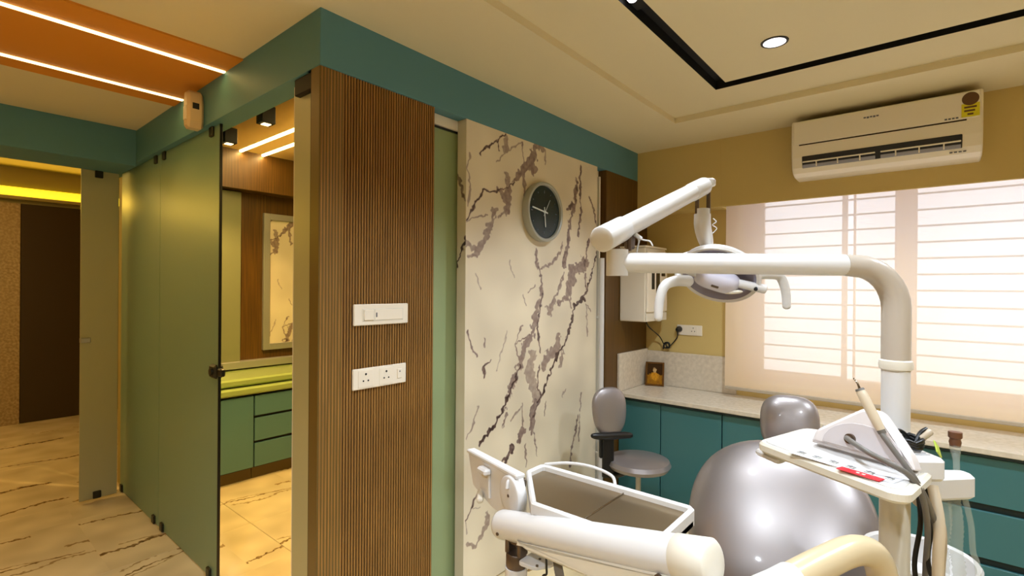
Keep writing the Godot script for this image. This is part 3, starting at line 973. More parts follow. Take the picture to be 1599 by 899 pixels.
# ================================================================ counter, cupboards and what stands there
func build_counter() -> void:
	var t := thing("worktop", "long pale stone worktop running under the window blind", "worktop", Vector3(-0.1, 0.735, -3.46))
	part("slab", box(Vector3(XW + 0.002, 0.737, ZB + 0.001), Vector3(2.19, 0.765, -3.222), 0.003), M.counter_stone, t)
	part("edge_strip", box(Vector3(XW + 0.002, 0.722, ZB + 0.02), Vector3(2.19, 0.737, -3.232), 0.001), M.teal_edge, t)
	solo("backsplash", box(Vector3(XW + 0.001, 0.766, ZB + 0.02), Vector3(XW + 0.019, 1.036, -3.232), 0.002), M.counter_stone, "pale stone upstand on the timber column at the worktop's left end", "backsplash")
	solo("backsplash", box(Vector3(XW + 0.002, 0.766, ZB + 0.001), Vector3(-1.052, 1.022, ZB + 0.018), 0.002), M.counter_stone, "pale stone upstand along the back wall, behind the small picture frame", "backsplash")
	var fz := -3.252
	var doors := [[-1.72, -1.410, "teal base cupboard at the far left end under the worktop"], [-1.406, -1.010, "teal base cupboard behind the stool's seat, second from the left"], [-1.006, -0.606, "teal base cupboard just left of the dental chair's headrest"], [-0.602, -0.204, "teal base cupboard hidden behind the dental chair backrest"]]
	for d in doors:
		var c := thing("base_cupboard", d[2], "cupboard", Vector3((d[0] + d[1]) / 2, 0, -3.48))
		part("carcass", box(Vector3(d[0], 0.0, ZB + 0.002), Vector3(d[1], 0.720, fz - 0.02), 0.001), M.teal_edge, c)
		part("door", box(Vector3(d[0] + 0.0015, 0.08, fz - 0.019), Vector3(d[1] - 0.0015, 0.716, fz), 0.0015), M.teal_laminate, c)
	for d in [[-0.20, 0.70, "teal drawer unit with dark finger grooves at the right end of the worktop"], [0.704, 1.55, "teal drawer unit past the right edge of the picture"]]:
		var c := thing("drawer_unit", d[2], "drawers", Vector3((d[0] + d[1]) / 2, 0, -3.48))
		part("carcass", box(Vector3(d[0], 0.0, ZB + 0.002), Vector3(d[1], 0.720, fz - 0.02), 0.001), M.teal_edge, c)
		for y in [[0.497, 0.716], [0.243, 0.462], [0.08, 0.208]]:
			part("drawer_front", box(Vector3(d[0] + 0.0015, y[0], fz - 0.019), Vector3(d[1] - 0.0015, y[1], fz), 0.0015), M.teal_laminate, c)
	build_steriliser()
	# wall socket with a black plug and its knotted flex
	t = thing("socket_plate", "small white wall socket above the upstand, with a black plug in it", "socket", Vector3(-1.385, 1.155, ZB))
	part("plate", box(Vector3(-1.478, 1.156, ZB), Vector3(-1.292, 1.232, ZB + 0.010), 0.003), M.plate_white, t)
	part("socket_face", box(Vector3(-1.385, 1.164, ZB + 0.009), Vector3(-1.325, 1.224, ZB + 0.012), 0.001), M.plate_white, t)
	var st := mb()
	for h in [[0.016, 0.0], [-0.008, 0.011], [-0.008, -0.011]]:
		lathe(st, [Vector2(0, 0), Vector2(0.0035, 0), Vector2(0.0035, 0.003), Vector2(0, 0.003)], Transform3D(Basis(Vector3.RIGHT, PI / 2), Vector3(-1.355 + h[1], 1.196 + h[0], ZB + 0.0105)), 10)
	part("pin_holes", st, M.black_plastic, t)
	t = thing("power_flex", "black plug and knotted black flex hanging below the white wall cabinet", "cable", Vector3(-1.47, 1.05, ZB + 0.03))
	st = mb()
	tube(st, [Vector3(-1.458, 1.200, ZB + 0.012), Vector3(-1.458, 1.196, ZB + 0.045)], [0.023, 0.017], 14, 0.4)
	part("plug", st, M.black_plastic, t)
	st = mb()
	tube(st, curve([Vector3(-1.458, 1.19, ZB + 0.04), Vector3(-1.465, 1.14, ZB + 0.035), Vector3(-1.50, 1.095, ZB + 0.025), Vector3(-1.535, 1.06, ZB + 0.025), Vector3(-1.555, 1.075, ZB + 0.03), Vector3(-1.535, 1.095, ZB + 0.03), Vector3(-1.52, 1.07, ZB + 0.035), Vector3(-1.56, 1.052, ZB + 0.035), Vector3(-1.575, 1.085, ZB + 0.03), Vector3(-1.60, 1.14, ZB + 0.05), Vector3(-1.655, 1.215, ZB + 0.12), Vector3(-1.66, 1.272, ZB + 0.15)]), 0.0042, 8)
	part("flex", st, M.black_plastic, t)
	st = mb()
	tube(st, curve([Vector3(-1.575, 1.045, ZB + 0.03), Vector3(-1.56, 1.085, ZB + 0.042), Vector3(-1.53, 1.092, ZB + 0.042), Vector3(-1.522, 1.062, ZB + 0.04), Vector3(-1.55, 1.055, ZB + 0.04)]), 0.0075, 8)
	part("flex_coil", st, M.black_plastic, t)
	# picture frame leaning on the upstand
	t = thing("picture_frame", "small gilt picture frame leaning on the upstand at the worktop's left end", "picture frame", Vector3(-1.615, 0.766, -3.615), 0.16)
	t.rotation = Vector3(-0.2, 0.30, 0.0)
	st = mb()
	frame4(st, Vector2(-0.068, 0.0), Vector2(0.068, 0.178), 0.013, -0.006, 0.008)
	part("moulding", st, M.gilt, t, false)
	st = mb()
	for f in [[Vector3(-0.056, 0.012, 0.003), Vector3(0.056, 0.012, 0.003), Vector3(0.056, 0.166, 0.003), Vector3(-0.056, 0.166, 0.003)]]:
		for k in [0, 2, 1, 0, 3, 2]:
			st.set_uv(Vector2((f[k].x + 0.056) / 0.112, 1.0 - (f[k].y - 0.012) / 0.154))
			st.add_vertex(f[k])
	part("picture", st, picture_material(), t, false)
	st = mb()
	bx(st, Vector3(-0.060, 0.008, -0.007), Vector3(0.060, 0.17, 0.001), 0.001)
	part("backing", st, M.brown_print, t, false)

func picture_material() -> StandardMaterial3D:
	var im := Image.create(56, 77, false, Image.FORMAT_RGB8)
	var f := FastNoiseLite.new()
	f.seed = 4
	f.frequency = 0.09
	for y in 77:
		for x in 56:
			var c := Color(0.20, 0.12, 0.05)
			var n := f.get_noise_2d(x, y)
			if y > 40 + n * 6:
				c = Color(0.62, 0.42, 0.10)
			if Vector2((x - 28) / 15.0, (y - 46) / 17.0).length() < 1.0 + n * 0.5:
				c = Color(0.82, 0.58, 0.14)
			if Vector2((x - 27) / 7.0, (y - 24) / 9.0).length() < 1.0 + n * 0.4:
				c = Color(0.78, 0.66, 0.45)
			im.set_pixel(x, y, c.lerp(Color(0.3, 0.1, 0.05), clampf(n * 0.6, 0, 0.5)))
	var m := mat("picture_print", Color(1, 1, 1), 0.2)
	m.albedo_texture = ImageTexture.create_from_image(im)
	return m

func build_steriliser() -> void:
	var t := thing("wall_cabinet", "white wall-mounted appliance cabinet with a dark display strip, fixed to the timber column", "appliance", Vector3(-1.63, 1.265, -3.43))
	var x := -1.53
	part("body", box(Vector3(XW + 0.001, 1.268, -3.605), Vector3(x, 1.785, -3.262), 0.006), M.plate_white, t)
	part("door", box(Vector3(x, 1.335, -3.598), Vector3(x + 0.016, 1.765, -3.268), 0.004), M.plate_white, t)
	part("base_band", box(Vector3(x, 1.27, -3.605), Vector3(x + 0.010, 1.327, -3.262), 0.003), M.plastic_cream, t)
	part("lid", box(Vector3(XW + 0.001, 1.786, -3.610), Vector3(x + 0.006, 1.800, -3.257), 0.003), M.plate_white, t)
	part("display_strip", box(Vector3(x + 0.015, 1.37, -3.462), Vector3(x + 0.019, 1.64, -3.405), 0.001), M.brown_display, t)
	part("display", box(Vector3(x + 0.015, 1.495, -3.375), Vector3(x + 0.019, 1.61, -3.332), 0.001), M.black_plastic, t)
	part("badge", box(Vector3(x + 0.015, 1.590, -3.555), Vector3(x + 0.0185, 1.640, -3.495), 0.001), M.brown_display, t)
	for k in 4:
		var st := mb()
		tube(st, [Vector3(x + 0.014, 1.545 - k * 0.046, -3.525), Vector3(x + 0.026, 1.545 - k * 0.046, -3.525)], [0.016, 0.014], 14)
		part("knob", st, M.plastic_cream, t)

# ================================================================ the room behind the doorway and the corridor
func build_back_room() -> void:
	var x := -4.57
	solo("timber_lining", box(Vector3(x + 0.002, 0.0, -3.74), Vector3(x + 0.014, 2.62, -1.07), 0.0), M.dark_timber, "dark brown timber lining on the far wall of the room behind the doorway", "wall panel")
	solo("timber_bulkhead", box(Vector3(x + 0.014, 2.30, -3.74), Vector3(x + 0.16, 2.62, -1.07), 0.002), M.dark_timber, "brown timber bulkhead under the ceiling of the room behind the doorway", "bulkhead")
	solo("pale_pilaster", box(Vector3(x + 0.014, 0.80, -1.80), Vector3(x + 0.07, 2.29, -1.60), 0.003), M.olive_panel, "pale upright panel on the brown wall beside the lock of the glass panel", "panel")
	var t := thing("framed_mirror", "tall grey framed mirror with a painted marble reflection on the brown wall behind the doorway", "framed panel", Vector3(x + 0.03, 0.93, -2.42))
	var st := mb()
	var face := Transform3D(Basis(Vector3.UP, PI / 2), Vector3(x + 0.014, 0, -2.0))
	frame4(st, Vector2(0.0, 0.932), Vector2(0.80, 2.140), 0.055, 0.0, 0.035, 0.003, face)
	part("frame", st, M.aluminium, t)
	st = mb()
	var c := [Vector3(0.05, 0.98, 0.018), Vector3(0.75, 0.98, 0.018), Vector3(0.75, 2.09, 0.018), Vector3(0.05, 2.09, 0.018)]
	for k in [0, 2, 1, 0, 3, 2]:
		st.set_uv(Vector2(c[k].x * 0.9 + 0.15, (2.2 - c[k].y) * 0.45))
		st.add_vertex(face * c[k])
	part("painted_reflection", st, M.marble, t)  # marble print painted where the mirror would show its reflection
	part("backing", box(Vector3(x + 0.014, 0.97, -2.77), Vector3(x + 0.030, 2.10, -2.04), 0.0), M.groove, t)
	# base units: a door on the left, drawers on the right
	var fx := -4.02
	var u := thing("base_cupboard", "grey-green base cupboard with a plain door seen through the doorway", "cupboard", Vector3(-4.29, 0, -1.44))
	part("carcass", box(Vector3(x + 0.016, 0.09, -1.712), Vector3(fx - 0.02, 0.655, -1.15), 0.001), M.teal_edge, u)
	part("door", box(Vector3(fx - 0.019, 0.10, -1.709), Vector3(fx, 0.648, -1.16), 0.002), M.sage_laminate, u)
	part("plinth", box(Vector3(x + 0.016, 0.0, -1.712), Vector3(fx - 0.05, 0.09, -1.15), 0.001), M.jamb_timber, u)
	for d in [[-2.62, -1.716, "grey-green drawer unit seen through the doorway, right of the plain door"], [-3.6, -2.624, "grey-green drawer unit at the hidden end of the back room's counter"]]:
		var dr := thing("drawer_unit", d[2], "drawers", Vector3(-4.29, 0, (d[0] + d[1]) / 2))
		part("carcass", box(Vector3(x + 0.016, 0.09, d[0]), Vector3(fx - 0.02, 0.655, d[1]), 0.001), M.black_plastic, dr)
		for y in [[0.495, 0.648], [0.300, 0.475], [0.10, 0.280]]:
			part("drawer_front", box(Vector3(fx - 0.019, y[0], d[0] + 0.002), Vector3(fx, y[1], d[1] - 0.002), 0.002), M.sage_laminate, dr)
		part("plinth", box(Vector3(x + 0.016, 0.0, d[0]), Vector3(fx - 0.05, 0.09, d[1]), 0.001), M.jamb_timber, dr)
	t = thing("back_counter", "glossy pale yellow-green counter with a stepped front edge in the room behind the doorway", "worktop", Vector3(-4.29, 0.66, -2.4))
	part("slab", box(Vector3(x + 0.016, 0.667, -3.6), Vector3(fx + 0.02, 0.722, -1.15), 0.012), M.counter_glossy, t)
	part("upper_step", box(Vector3(x + 0.016, 0.730, -3.6), Vector3(fx - 0.02, 0.788, -1.15), 0.014), M.counter_glossy, t)
	part("shadow_joint", box(Vector3(x + 0.016, 0.722, -3.6), Vector3(fx - 0.05, 0.730, -1.15), 0.0), M.teal_edge, t)
	part("back_ledge", box(Vector3(x + 0.016, 0.80, -3.6), Vector3(x + 0.10, 0.86, -1.15), 0.003), M.aluminium, t)
	# ceiling strips and cube lamps
	for z in [-1.755, -1.935]:
		st = mb()
		bx(st, Vector3(-4.53, 2.603, z - 0.009), Vector3(-2.2, 2.622, z + 0.009), 0.002)
		var s := thing("led_strip", "warm light strip in the ceiling behind the doorway, the one %s" % ("nearer the doorway" if z > -1.85 else "farther from the doorway"), "strip light", Vector3(-3.3, 2.61, z), 0.0, "light strips behind the doorway")
		part("diffuser", st, M.glow_strip, s)
		area("led_strip_lamp", Vector3(-3.3, 2.599, z), Vector3.DOWN, Vector2(2.2, 0.024), 0.9 * LED, Color(1.0, 0.85, 0.55), Vector3(0, 0, 1))
	var spots := [[-3.87, -1.46, "black cube spotlight behind the doorway, next to the green glass"], [-3.218, -1.43, "black cube spotlight behind the doorway, in the middle of the three"], [-2.56, -1.41, "black cube spotlight behind the doorway hidden by the slim glass strip"]]
	for p in spots:
		var cube := thing("cube_spotlight", p[2], "spotlight", Vector3(p[0], 2.50, p[1]), 0.0, "cube spotlights behind the doorway")
		part("housing", box(Vector3(p[0] - 0.042, 2.512, p[1] - 0.042), Vector3(p[0] + 0.042, 2.62, p[1] + 0.042), 0.003), M.black_metal, cube)
		part("lens", box(Vector3(p[0] - 0.024, 2.507, p[1] - 0.024), Vector3(p[0] + 0.024, 2.513, p[1] + 0.024), 0.003), M.glow_warm, cube)
		spot("cube_lamp", Vector3(p[0], 2.480, p[1]), Vector3.DOWN, 2.4 * LED, Color(1.0, 0.82, 0.50), 0.02, 60.0)

func build_corridor() -> void:
	var x := -7.546
	var t := thing("corridor_door", "dark brown full-height door at the end of the corridor on the left", "door", Vector3(x, 0, -1.02))
	part("leaf", box(Vector3(x, 0.004, -1.29), Vector3(x + 0.035, 2.36, -0.765), 0.003), M.dark_door, t)
	part("frame", box(Vector3(x, 0.0, -1.33), Vector3(x + 0.05, 2.40, -1.292), 0.003), M.groove, t)
	solo("stone_cladding", box(Vector3(x + 0.002, 0.0, -0.762), Vector3(x + 0.04, 2.36, 2.64), 0.004), M.rough_stone, "rough beige stone cladding beside the dark corridor door", "wall cladding")
	t = thing("cove_light", "glowing yellow light cove above the dark corridor door", "strip light", Vector3(x, 2.43, 0.2))
	part("diffuser", box(Vector3(x + 0.002, 2.437, -1.7), Vector3(x + 0.05, 2.532, 2.4), 0.01), M.glow_yellow, t)
	part("shelf", box(Vector3(x + 0.002, 2.40, -1.7), Vector3(x + 0.075, 2.435, 2.4), 0.003), M.paint_olive, t)
	area("cove_lamp", Vector3(x + 0.06, 2.485, 0.35), Vector3.RIGHT, Vector2(4.1, 0.09), 2.4, Color(1.0, 0.80, 0.30))
	area("corridor_lamp", Vector3(-6.1, 2.74, 0.6), Vector3.DOWN, Vector2(0.5, 2.0), 2.4 * LED, Color(1.0, 0.84, 0.52), Vector3(0, 0, 1))
	var st := mb()
	bx(st, Vector3(-6.35, 2.742, -0.4), Vector3(-5.85, 2.7495, 1.6), 0.002)
	solo("corridor_panel_light", st, M.glow_warm, "flat warm panel light in the corridor ceiling, out of view behind the left beam", "ceiling light")

# ================================================================ ceiling and beam fittings
func downlight(at: Vector3, label: String) -> void:
	var t := thing("downlight", label, "ceiling light", at, 0.0, "round ceiling downlights")
	var st := mb()
	lathe(st, [Vector2(0.044, -0.004), Vector2(0.053, -0.004), Vector2(0.055, 0.002), Vector2(0.044, 0.002)], Transform3D.IDENTITY, 32)
	part("rim", st, M.rim_shadow, t, false)  # shadow ring around the disc, painted as the rim colour
	st = mb()
	lathe(st, [Vector2(0.0, -0.0035), Vector2(0.045, -0.0030), Vector2(0.045, 0.002), Vector2(0, 0.002)], Transform3D.IDENTITY, 32)
	part("diffuser", st, M.glow_cool, t, false)
	spot("downlight_lamp", at + Vector3(0, -0.050, 0), Vector3.DOWN, 2.3 * LED, Color(0.90, 0.95, 1.0), 0.04, 68.0)

func build_ceiling_things() -> void:
	downlight(Vector3(-0.527, 2.5535, -2.358), "round white downlight in the ceiling tray above the air conditioner")
	for p in [[0.75, -2.358, "round downlight of the ceiling tray, past the right edge of the picture by the window"], [-0.527, -0.75, "round downlight of the ceiling tray, overhead between the camera and the timber column"], [0.75, -0.75, "round downlight of the ceiling tray, overhead to the right of the camera"], [-0.527, 0.75, "round downlight of the ceiling tray, behind the camera on the left"], [0.75, 0.75, "round downlight of the ceiling tray, behind the camera on the right"]]:
		downlight(Vector3(p[0], 2.5535, p[1]), p[2])
	# small lamp in the black channel
	var t := thing("channel_spot", "small bright spot lamp set in the black ceiling channel at the top of the picture", "spotlight", Vector3(-0.857, 2.56, -1.70))
	var st := mb()
	lathe(st, [Vector2(0.0, -0.006), Vector2(0.014, -0.004), Vector2(0.020, 0.004), Vector2(0.023, 0.03), Vector2(0, 0.03)], Transform3D.IDENTITY, 20)
	part("lens", st, M.glow_cool, t, false)
	st = mb()
	bx(st, Vector3(-0.030, 0.012, -0.10), Vector3(0.030, 0.039, 0.10), 0.003)
	part("housing", st, M.black_metal, t, false)
	spot("channel_spot_lamp", Vector3(-0.857, 2.530, -1.70), Vector3(0.2, -1, 0.1), 1.0 * LED, Color(0.92, 0.96, 1.0), 0.02, 40.0)
	# orange ceiling panel with two light strips
	t = thing("orange_ceiling_panel", "orange painted ceiling panel carrying two light strips above the partition", "ceiling panel", Vector3(-2.85, 2.51, 0.85))
	part("panel", box(Vector3(-3.312, 2.512, ZF + 0.001), Vector3(-2.39, 2.53, 2.64), 0.0), M.paint_orange, t)
	for x in [[-2.585, "warm light strip in the orange ceiling panel, the one nearer the timber column"], [-3.155, "warm light strip in the orange ceiling panel, the one ending at the beige sensor"]]:
		t = thing("led_strip", x[1], "strip light", Vector3(x[0], 2.51, 0.85), 0.0, "light strips in the orange panel")
		part("diffuser", box(Vector3(x[0] - 0.010, 2.505, ZF + 0.004), Vector3(x[0] + 0.010, 2.515, 2.62), 0.002), M.glow_line, t)
		area("orange_strip_lamp", Vector3(x[0], 2.501, 0.83), Vector3.DOWN, Vector2(0.020, 3.5), 0.5 * LED, Color(1.0, 0.80, 0.42), Vector3(0, 0, 1))

func build_wall_things() -> void:
	var t := thing("motion_sensor", "small beige motion sensor on the teal beam at the end of the light strip", "sensor", Vector3(-2.885, 2.29, ZF))
	var st := mb()
	prism(st, [Vector2(-0.024, 0.0), Vector2(0.024, 0.0), Vector2(0.034, 0.035), Vector2(0.036, 0.12), Vector2(0.026, 0.178), Vector2(0.012, 0.19), Vector2(-0.012, 0.19), Vector2(-0.026, 0.178), Vector2(-0.036, 0.12), Vector2(-0.034, 0.035)], 0.075, Transform3D(Basis.IDENTITY, Vector3(0, 0, 0.001)), 0.012)
	part("shell", st, M.sensor_shell, t, false)
	part("side_slot", box(Vector3(0.032, 0.095, 0.025), Vector3(0.0375, 0.125, 0.055), 0.001), M.black_plastic, t, false)
	part("lens", box(Vector3(-0.020, 0.04, 0.074), Vector3(0.020, 0.11, 0.080), 0.003), M.plate_white, t, false)

# ================================================================ stool
func build_stool() -> void:
	var t := thing("dental_stool", "silver round-seated stool with a small backrest on a black post beside the marble panel", "stool", Vector3(-1.300, 0, -2.70))
	var st := mb()
	lathe(st, [Vector2(0, -0.032), Vector2(0.13, -0.032), Vector2(0.168, -0.022), Vector2(0.182, 0.0), Vector2(0.172, 0.022), Vector2(0.13, 0.034), Vector2(0.0, 0.038)], Transform3D(Basis.IDENTITY, Vector3(0, 0.495, 0)), 40)
	part("seat", st, M.silver_vinyl, t, false)
	st = mb()
	lathe(st, [Vector2(0, 0.44), Vector2(0.06, 0.44), Vector2(0.12, 0.462), Vector2(0, 0.462)], Transform3D.IDENTITY, 24)
	part("seat_plate", st, M.black_plastic, t, false)
	st = mb()
	tube(st, [Vector3(0, 0.09, 0), Vector3(0, 0.27, 0)], 0.027, 16)
	tube(st, [Vector3(0, 0.27, 0), Vector3(0, 0.445, 0)], 0.015, 14)
	part("gas_column", st, M.aluminium, t, false)
	for k in 5:
		var a := TAU * k / 5 + 0.3
		var e := Vector3(cos(a), 0, sin(a))
		st = mb()
		tube(st, [Vector3(0, 0.105, 0), Vector3(0, 0.075, 0) + e * 0.25], [0.024, 0.013], 12, 0.5)
		part("foot", st, M.black_plastic, t, false)
		st = mb()
		tube(st, [Vector3(0, 0.0265, 0) + e * 0.25 - e.cross(Vector3.UP) * 0.018, Vector3(0, 0.0265, 0) + e * 0.25 + e.cross(Vector3.UP) * 0.018], 0.026, 14)
		part("castor", st, M.black_plastic, t, false)
	# backrest stands on the left of the seat, its face turned to the room
	var back := Vector3(-0.130, 0.790, 0.108)
	var facing := Basis.looking_at(Vector3(0.78, 0.10, 0.40), Vector3.UP) * Basis(Vector3.UP, PI)
	st = mb()
	pillow(st, Vector3(0.112, 0.140, 0.032), Transform3D(facing, back), 2.5, 2.4, 36, 16, -0.10)
	part("backrest", st, M.silver_vinyl, t, false)
	st = mb()
	var low := back + Vector3(0.030, -0.128, 0.016)
	var across := facing.x
	tube(st, curve([low - across * 0.135 + Vector3(0, 0.012, 0), low - across * 0.05, low + across * 0.06 + Vector3(0, -0.006, 0), low + across * 0.130 + Vector3(0, -0.014, 0)], 4), [0.012, 0.017, 0.019, 0.021, 0.022, 0.022, 0.022, 0.021, 0.021, 0.020, 0.018, 0.017, 0.012], 12, 0.6)
	part("back_bracket", st, M.black_plastic, t, false)
	st = mb()
	var foot := back + Vector3(0.02, -0.36, -0.01)
	bx(st, Vector3(-0.033, -0.24, -0.012), Vector3(0.033, 0.0, 0.014), 0.006, Transform3D(Basis(Vector3.UP, 0.7), low + Vector3(-0.02, 0, 0.016)))
	bx(st, Vector3(-0.050, -0.13, -0.02), Vector3(-0.030, -0.02, 0.010), 0.006, Transform3D(Basis(Vector3.UP, 0.7), low + Vector3(-0.02, 0, 0.016)))
	tube(st, [low + Vector3(0, -0.23, 0), Vector3(-0.03, 0.452, 0.02)], [0.022, 0.016], 10)
	part("back_post", st, M.black_plastic, t, false)

# ================================================================ dental chair
func build_chair() -> void:
	var at := Vector3(-0.405, 0, -1.95)
	var t := thing("dental_chair", "big silver vinyl dental chair, reclined, with a round backrest and small headrest", "dental chair", at)
	var lean := Basis(Vector3.UP, 0.16) * Basis(Vector3.RIGHT, -0.72)
	var st := mb()
	pillow(st, Vector3(0.308, 0.315, 0.105), Transform3D(lean, Vector3(-0.022, 0.655, -0.066)), 2.3, 2.2, 56, 26, 0.0)
	part("backrest", st, M.silver_vinyl, t, false)
	st = mb()
	pillow(st, Vector3(0.27, 0.345, 0.055), Transform3D(lean, Vector3(-0.022, 0.620, -0.035) - lean.z * 0.095), 2.5, 3.0, 44, 14, 0.0)
	part("back_shell", st, M.plastic_white, t, false)
	var hp := Vector3(-0.045, 0.955, -0.36)
	st = mb()
	pillow(st, Vector3(0.108, 0.112, 0.066), Transform3D(Basis(Vector3.UP, 0.24) * Basis(Vector3.RIGHT, -0.30), hp), 2.9, 2.5, 40, 18)
	part("headrest", st, M.silver_vinyl, t, false)
	st = mb()
	bx(st, Vector3(-0.03, -0.24, -0.015), Vector3(0.03, 0.03, 0.012), 0.006, Transform3D(Basis(Vector3.RIGHT, -0.6), hp + Vector3(0, -0.02, -0.07)))
	part("headrest_bar", st, M.aluminium, t, false)
	st = mb()
	tube(st, [hp + Vector3(0.10, -0.045, -0.05), hp + Vector3(0.160, -0.035, -0.045)], 0.020, 12)
	for k in 3:
		tube(st, [hp + Vector3(0.112 + 0.02 * k, -0.030, -0.045), hp + Vector3(0.117 + 0.022 * k, 0.000 + 0.010 * (k % 2), -0.045)], [0.010, 0.006], 8)
	part("headrest_lock", st, M.aluminium, t, false)
	# seat, leg rest and base below the picture
	st = mb()
	pillow(st, Vector3(0.245, 0.30, 0.07), Transform3D(Basis(Vector3.RIGHT, -1.50), Vector3(-0.005, 0.455, 0.49)), 3.0, 2.6, 40, 14)
	part("seat", st, M.silver_vinyl, t, false)
	st = mb()
	pillow(st, Vector3(0.20, 0.36, 0.06), Transform3D(Basis(Vector3.RIGHT, -1.75), Vector3(-0.005, 0.40, 1.08)), 3.0, 2.6, 36, 14, -0.1)
	part("leg_rest", st, M.silver_vinyl, t, false)
	st = mb()
	bx(st, Vector3(-0.20, 0.05, 0.10), Vector3(0.19, 0.37, 0.62), 0.05)
	bx(st, Vector3(-0.25, 0.0, -0.05), Vector3(0.24, 0.06, 1.0), 0.02)
	part("base", st, M.plastic_white, t, false)

# ================================================================ water unit with its post, spittoon and suction
func build_unit() -> void:
	var t := thing("water_unit", "white floor unit with the round spittoon bowl and the tall bent lamp post", "dental unit", Vector3(-0.03, 0, -1.73))
	var st := mb()
	bx(st, Vector3(-0.115, 0.0, -1.92), Vector3(0.12, 0.60, -1.50), 0.03)
	part("cabinet", st, M.plastic_white, t)
	st = mb()
	lathe(st, [Vector2(0.05, 0.60), Vector2(0.07, 0.60), Vector2(0.105, 0.665), Vector2(0.128, 0.735), Vector2(0.134, 0.762), Vector2(0.129, 0.769), Vector2(0.120, 0.764), Vector2(0.10, 0.70), Vector2(0.05, 0.665), Vector2(0.0, 0.66)], Transform3D(Basis.IDENTITY, Vector3(-0.028, 0, -1.81)), 40)
	part("spittoon_bowl", st, M.plastic_white, t)
	# post: a sleeve at the foot, the post, a collar and the bent arm
	var px := -0.071
	var pz := -1.557
	st = mb()
	tube(st, [Vector3(px, 0.58, pz), Vector3(px, 1.085, pz)], 0.0315, 24)
	part("post_sleeve", st, M.plastic_cream, t)
	st = mb()
	tube(st, [Vector3(px, 1.085, pz), Vector3(px, 1.318, pz)], 0.0295, 24)
	part("post", st, M.plastic_white, t)
	st = mb()
	lathe(st, [Vector2(0.029, 1.305), Vector2(0.034, 1.308), Vector2(0.0355, 1.318), Vector2(0.034, 1.328), Vector2(0.030, 1.331)], Transform3D(Basis.IDENTITY, Vector3(px, 0, pz)), 24)
	part("post_collar", st, M.plastic_cream, t)
	var hub := Vector3(-0.598, 1.563, -1.117)
	var dir := Vector3(hub.x - px, 0, hub.z - pz).normalized()
	var pts := [Vector3(px, 1.32, pz), Vector3(px, 1.40, pz), Vector3(px, 1.455, pz)]
	for k in 7:
		var a := PI / 2 * (k + 1) / 8
		pts.append(Vector3(px, 1.455, pz) + dir * 0.105 * (1 - cos(a)) + Vector3(0, 0.105 * sin(a), 0))
	pts.append(Vector3(px, 1.5615, pz) + dir * 0.13)
	pts.append(hub)
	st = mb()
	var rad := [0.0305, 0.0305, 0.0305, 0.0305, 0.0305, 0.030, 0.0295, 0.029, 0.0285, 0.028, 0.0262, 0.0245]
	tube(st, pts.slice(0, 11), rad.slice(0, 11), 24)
	part("bent_arm", st, M.shaded_wrap, t)  # yellowed plastic cover; the shade on the bend is in its colour too
	st = mb()
	tube(st, pts.slice(10), rad.slice(10), 24)
	part("lamp_arm", st, M.plastic_white, t)
	st = mb()
	tube(st, [hub + Vector3(0, -0.032, 0), hub + Vector3(0, 0.032, 0)], 0.0265, 24)
	part("arm_hub", st, M.plastic_white, t)
	# assistant's holder on the far side of the post
	t = thing("suction_holder", "white arm with a rounded end holding the suction tubes, right of the delivery tray", "holder", Vector3(0.03, 1.0, -1.65))
	var along := Transform3D(Basis(Vector3.UP, deg_to_rad(42.0)) * Basis(Vector3.RIGHT, -PI / 2), Vector3(-0.022, 0.992, -1.600))
	st = mb()
	prism(st, rounded([Vector2(-0.03, -0.035), Vector2(0.125, -0.022), Vector2(0.125, 0.022), Vector2(-0.03, 0.035)], 0.018), 0.060, along, 0.008)
	part("arm", st, M.plastic_white, t)
	st = mb()
	tube(st, [Vector3(-0.035, 1.025, -1.56), Vector3(px, 1.02, pz)], 0.022, 12)
	part("arm_link", st, M.plastic_white, t)
	st = mb()
	var hole := Vector3(0.020, 1.026, -1.617)
	tube(st, [hole, hole + Vector3(0.004, 0, 0.006)], 0.006, 12)
	part("socket_hole", st, M.dark_steel, t)
	# the suction tip standing in the holder, and the hoses that hang from it
	t = thing("suction_tip", "clear suction tip with a brown cap standing in the white holder", "suction tip", Vector3(0.045, 1.04, -1.70))
	st = mb()
	tube(st, curve([Vector3(0.047, 1.04, -1.706), Vector3(0.046, 1.07, -1.714), Vector3(0.044, 1.10, -1.726)], 3), [0.0075, 0.007, 0.0068, 0.007, 0.009, 0.011, 0.012], 12)
	part("barrel", st, M.clear_tube, t)
	st = mb()
	lathe(st, [Vector2(0, 1.10), Vector2(0.011, 1.10), Vector2(0.013, 1.112), Vector2(0.011, 1.120), Vector2(0.0145, 1.124), Vector2(0.0145, 1.138), Vector2(0, 1.140)], Transform3D(Basis.IDENTITY, Vector3(0.044, 0, -1.727)), 16)
	part("cap", st, M.brown_cap, t)
	var hoses := [[Vector3(0.022, 0.99, -1.655), Vector3(0.020, 0.82, -1.64), "ribbed clear suction hose hanging left of the pair under the white holder", 0.0135], [Vector3(0.040, 0.99, -1.680), Vector3(0.052, 0.80, -1.66), "ribbed clear suction hose hanging in the middle under the white holder", 0.0125], [Vector3(0.062, 0.985, -1.690), Vector3(0.088, 0.80, -1.70), "thin clear hose hanging from the rounded end of the white holder", 0.0062]]
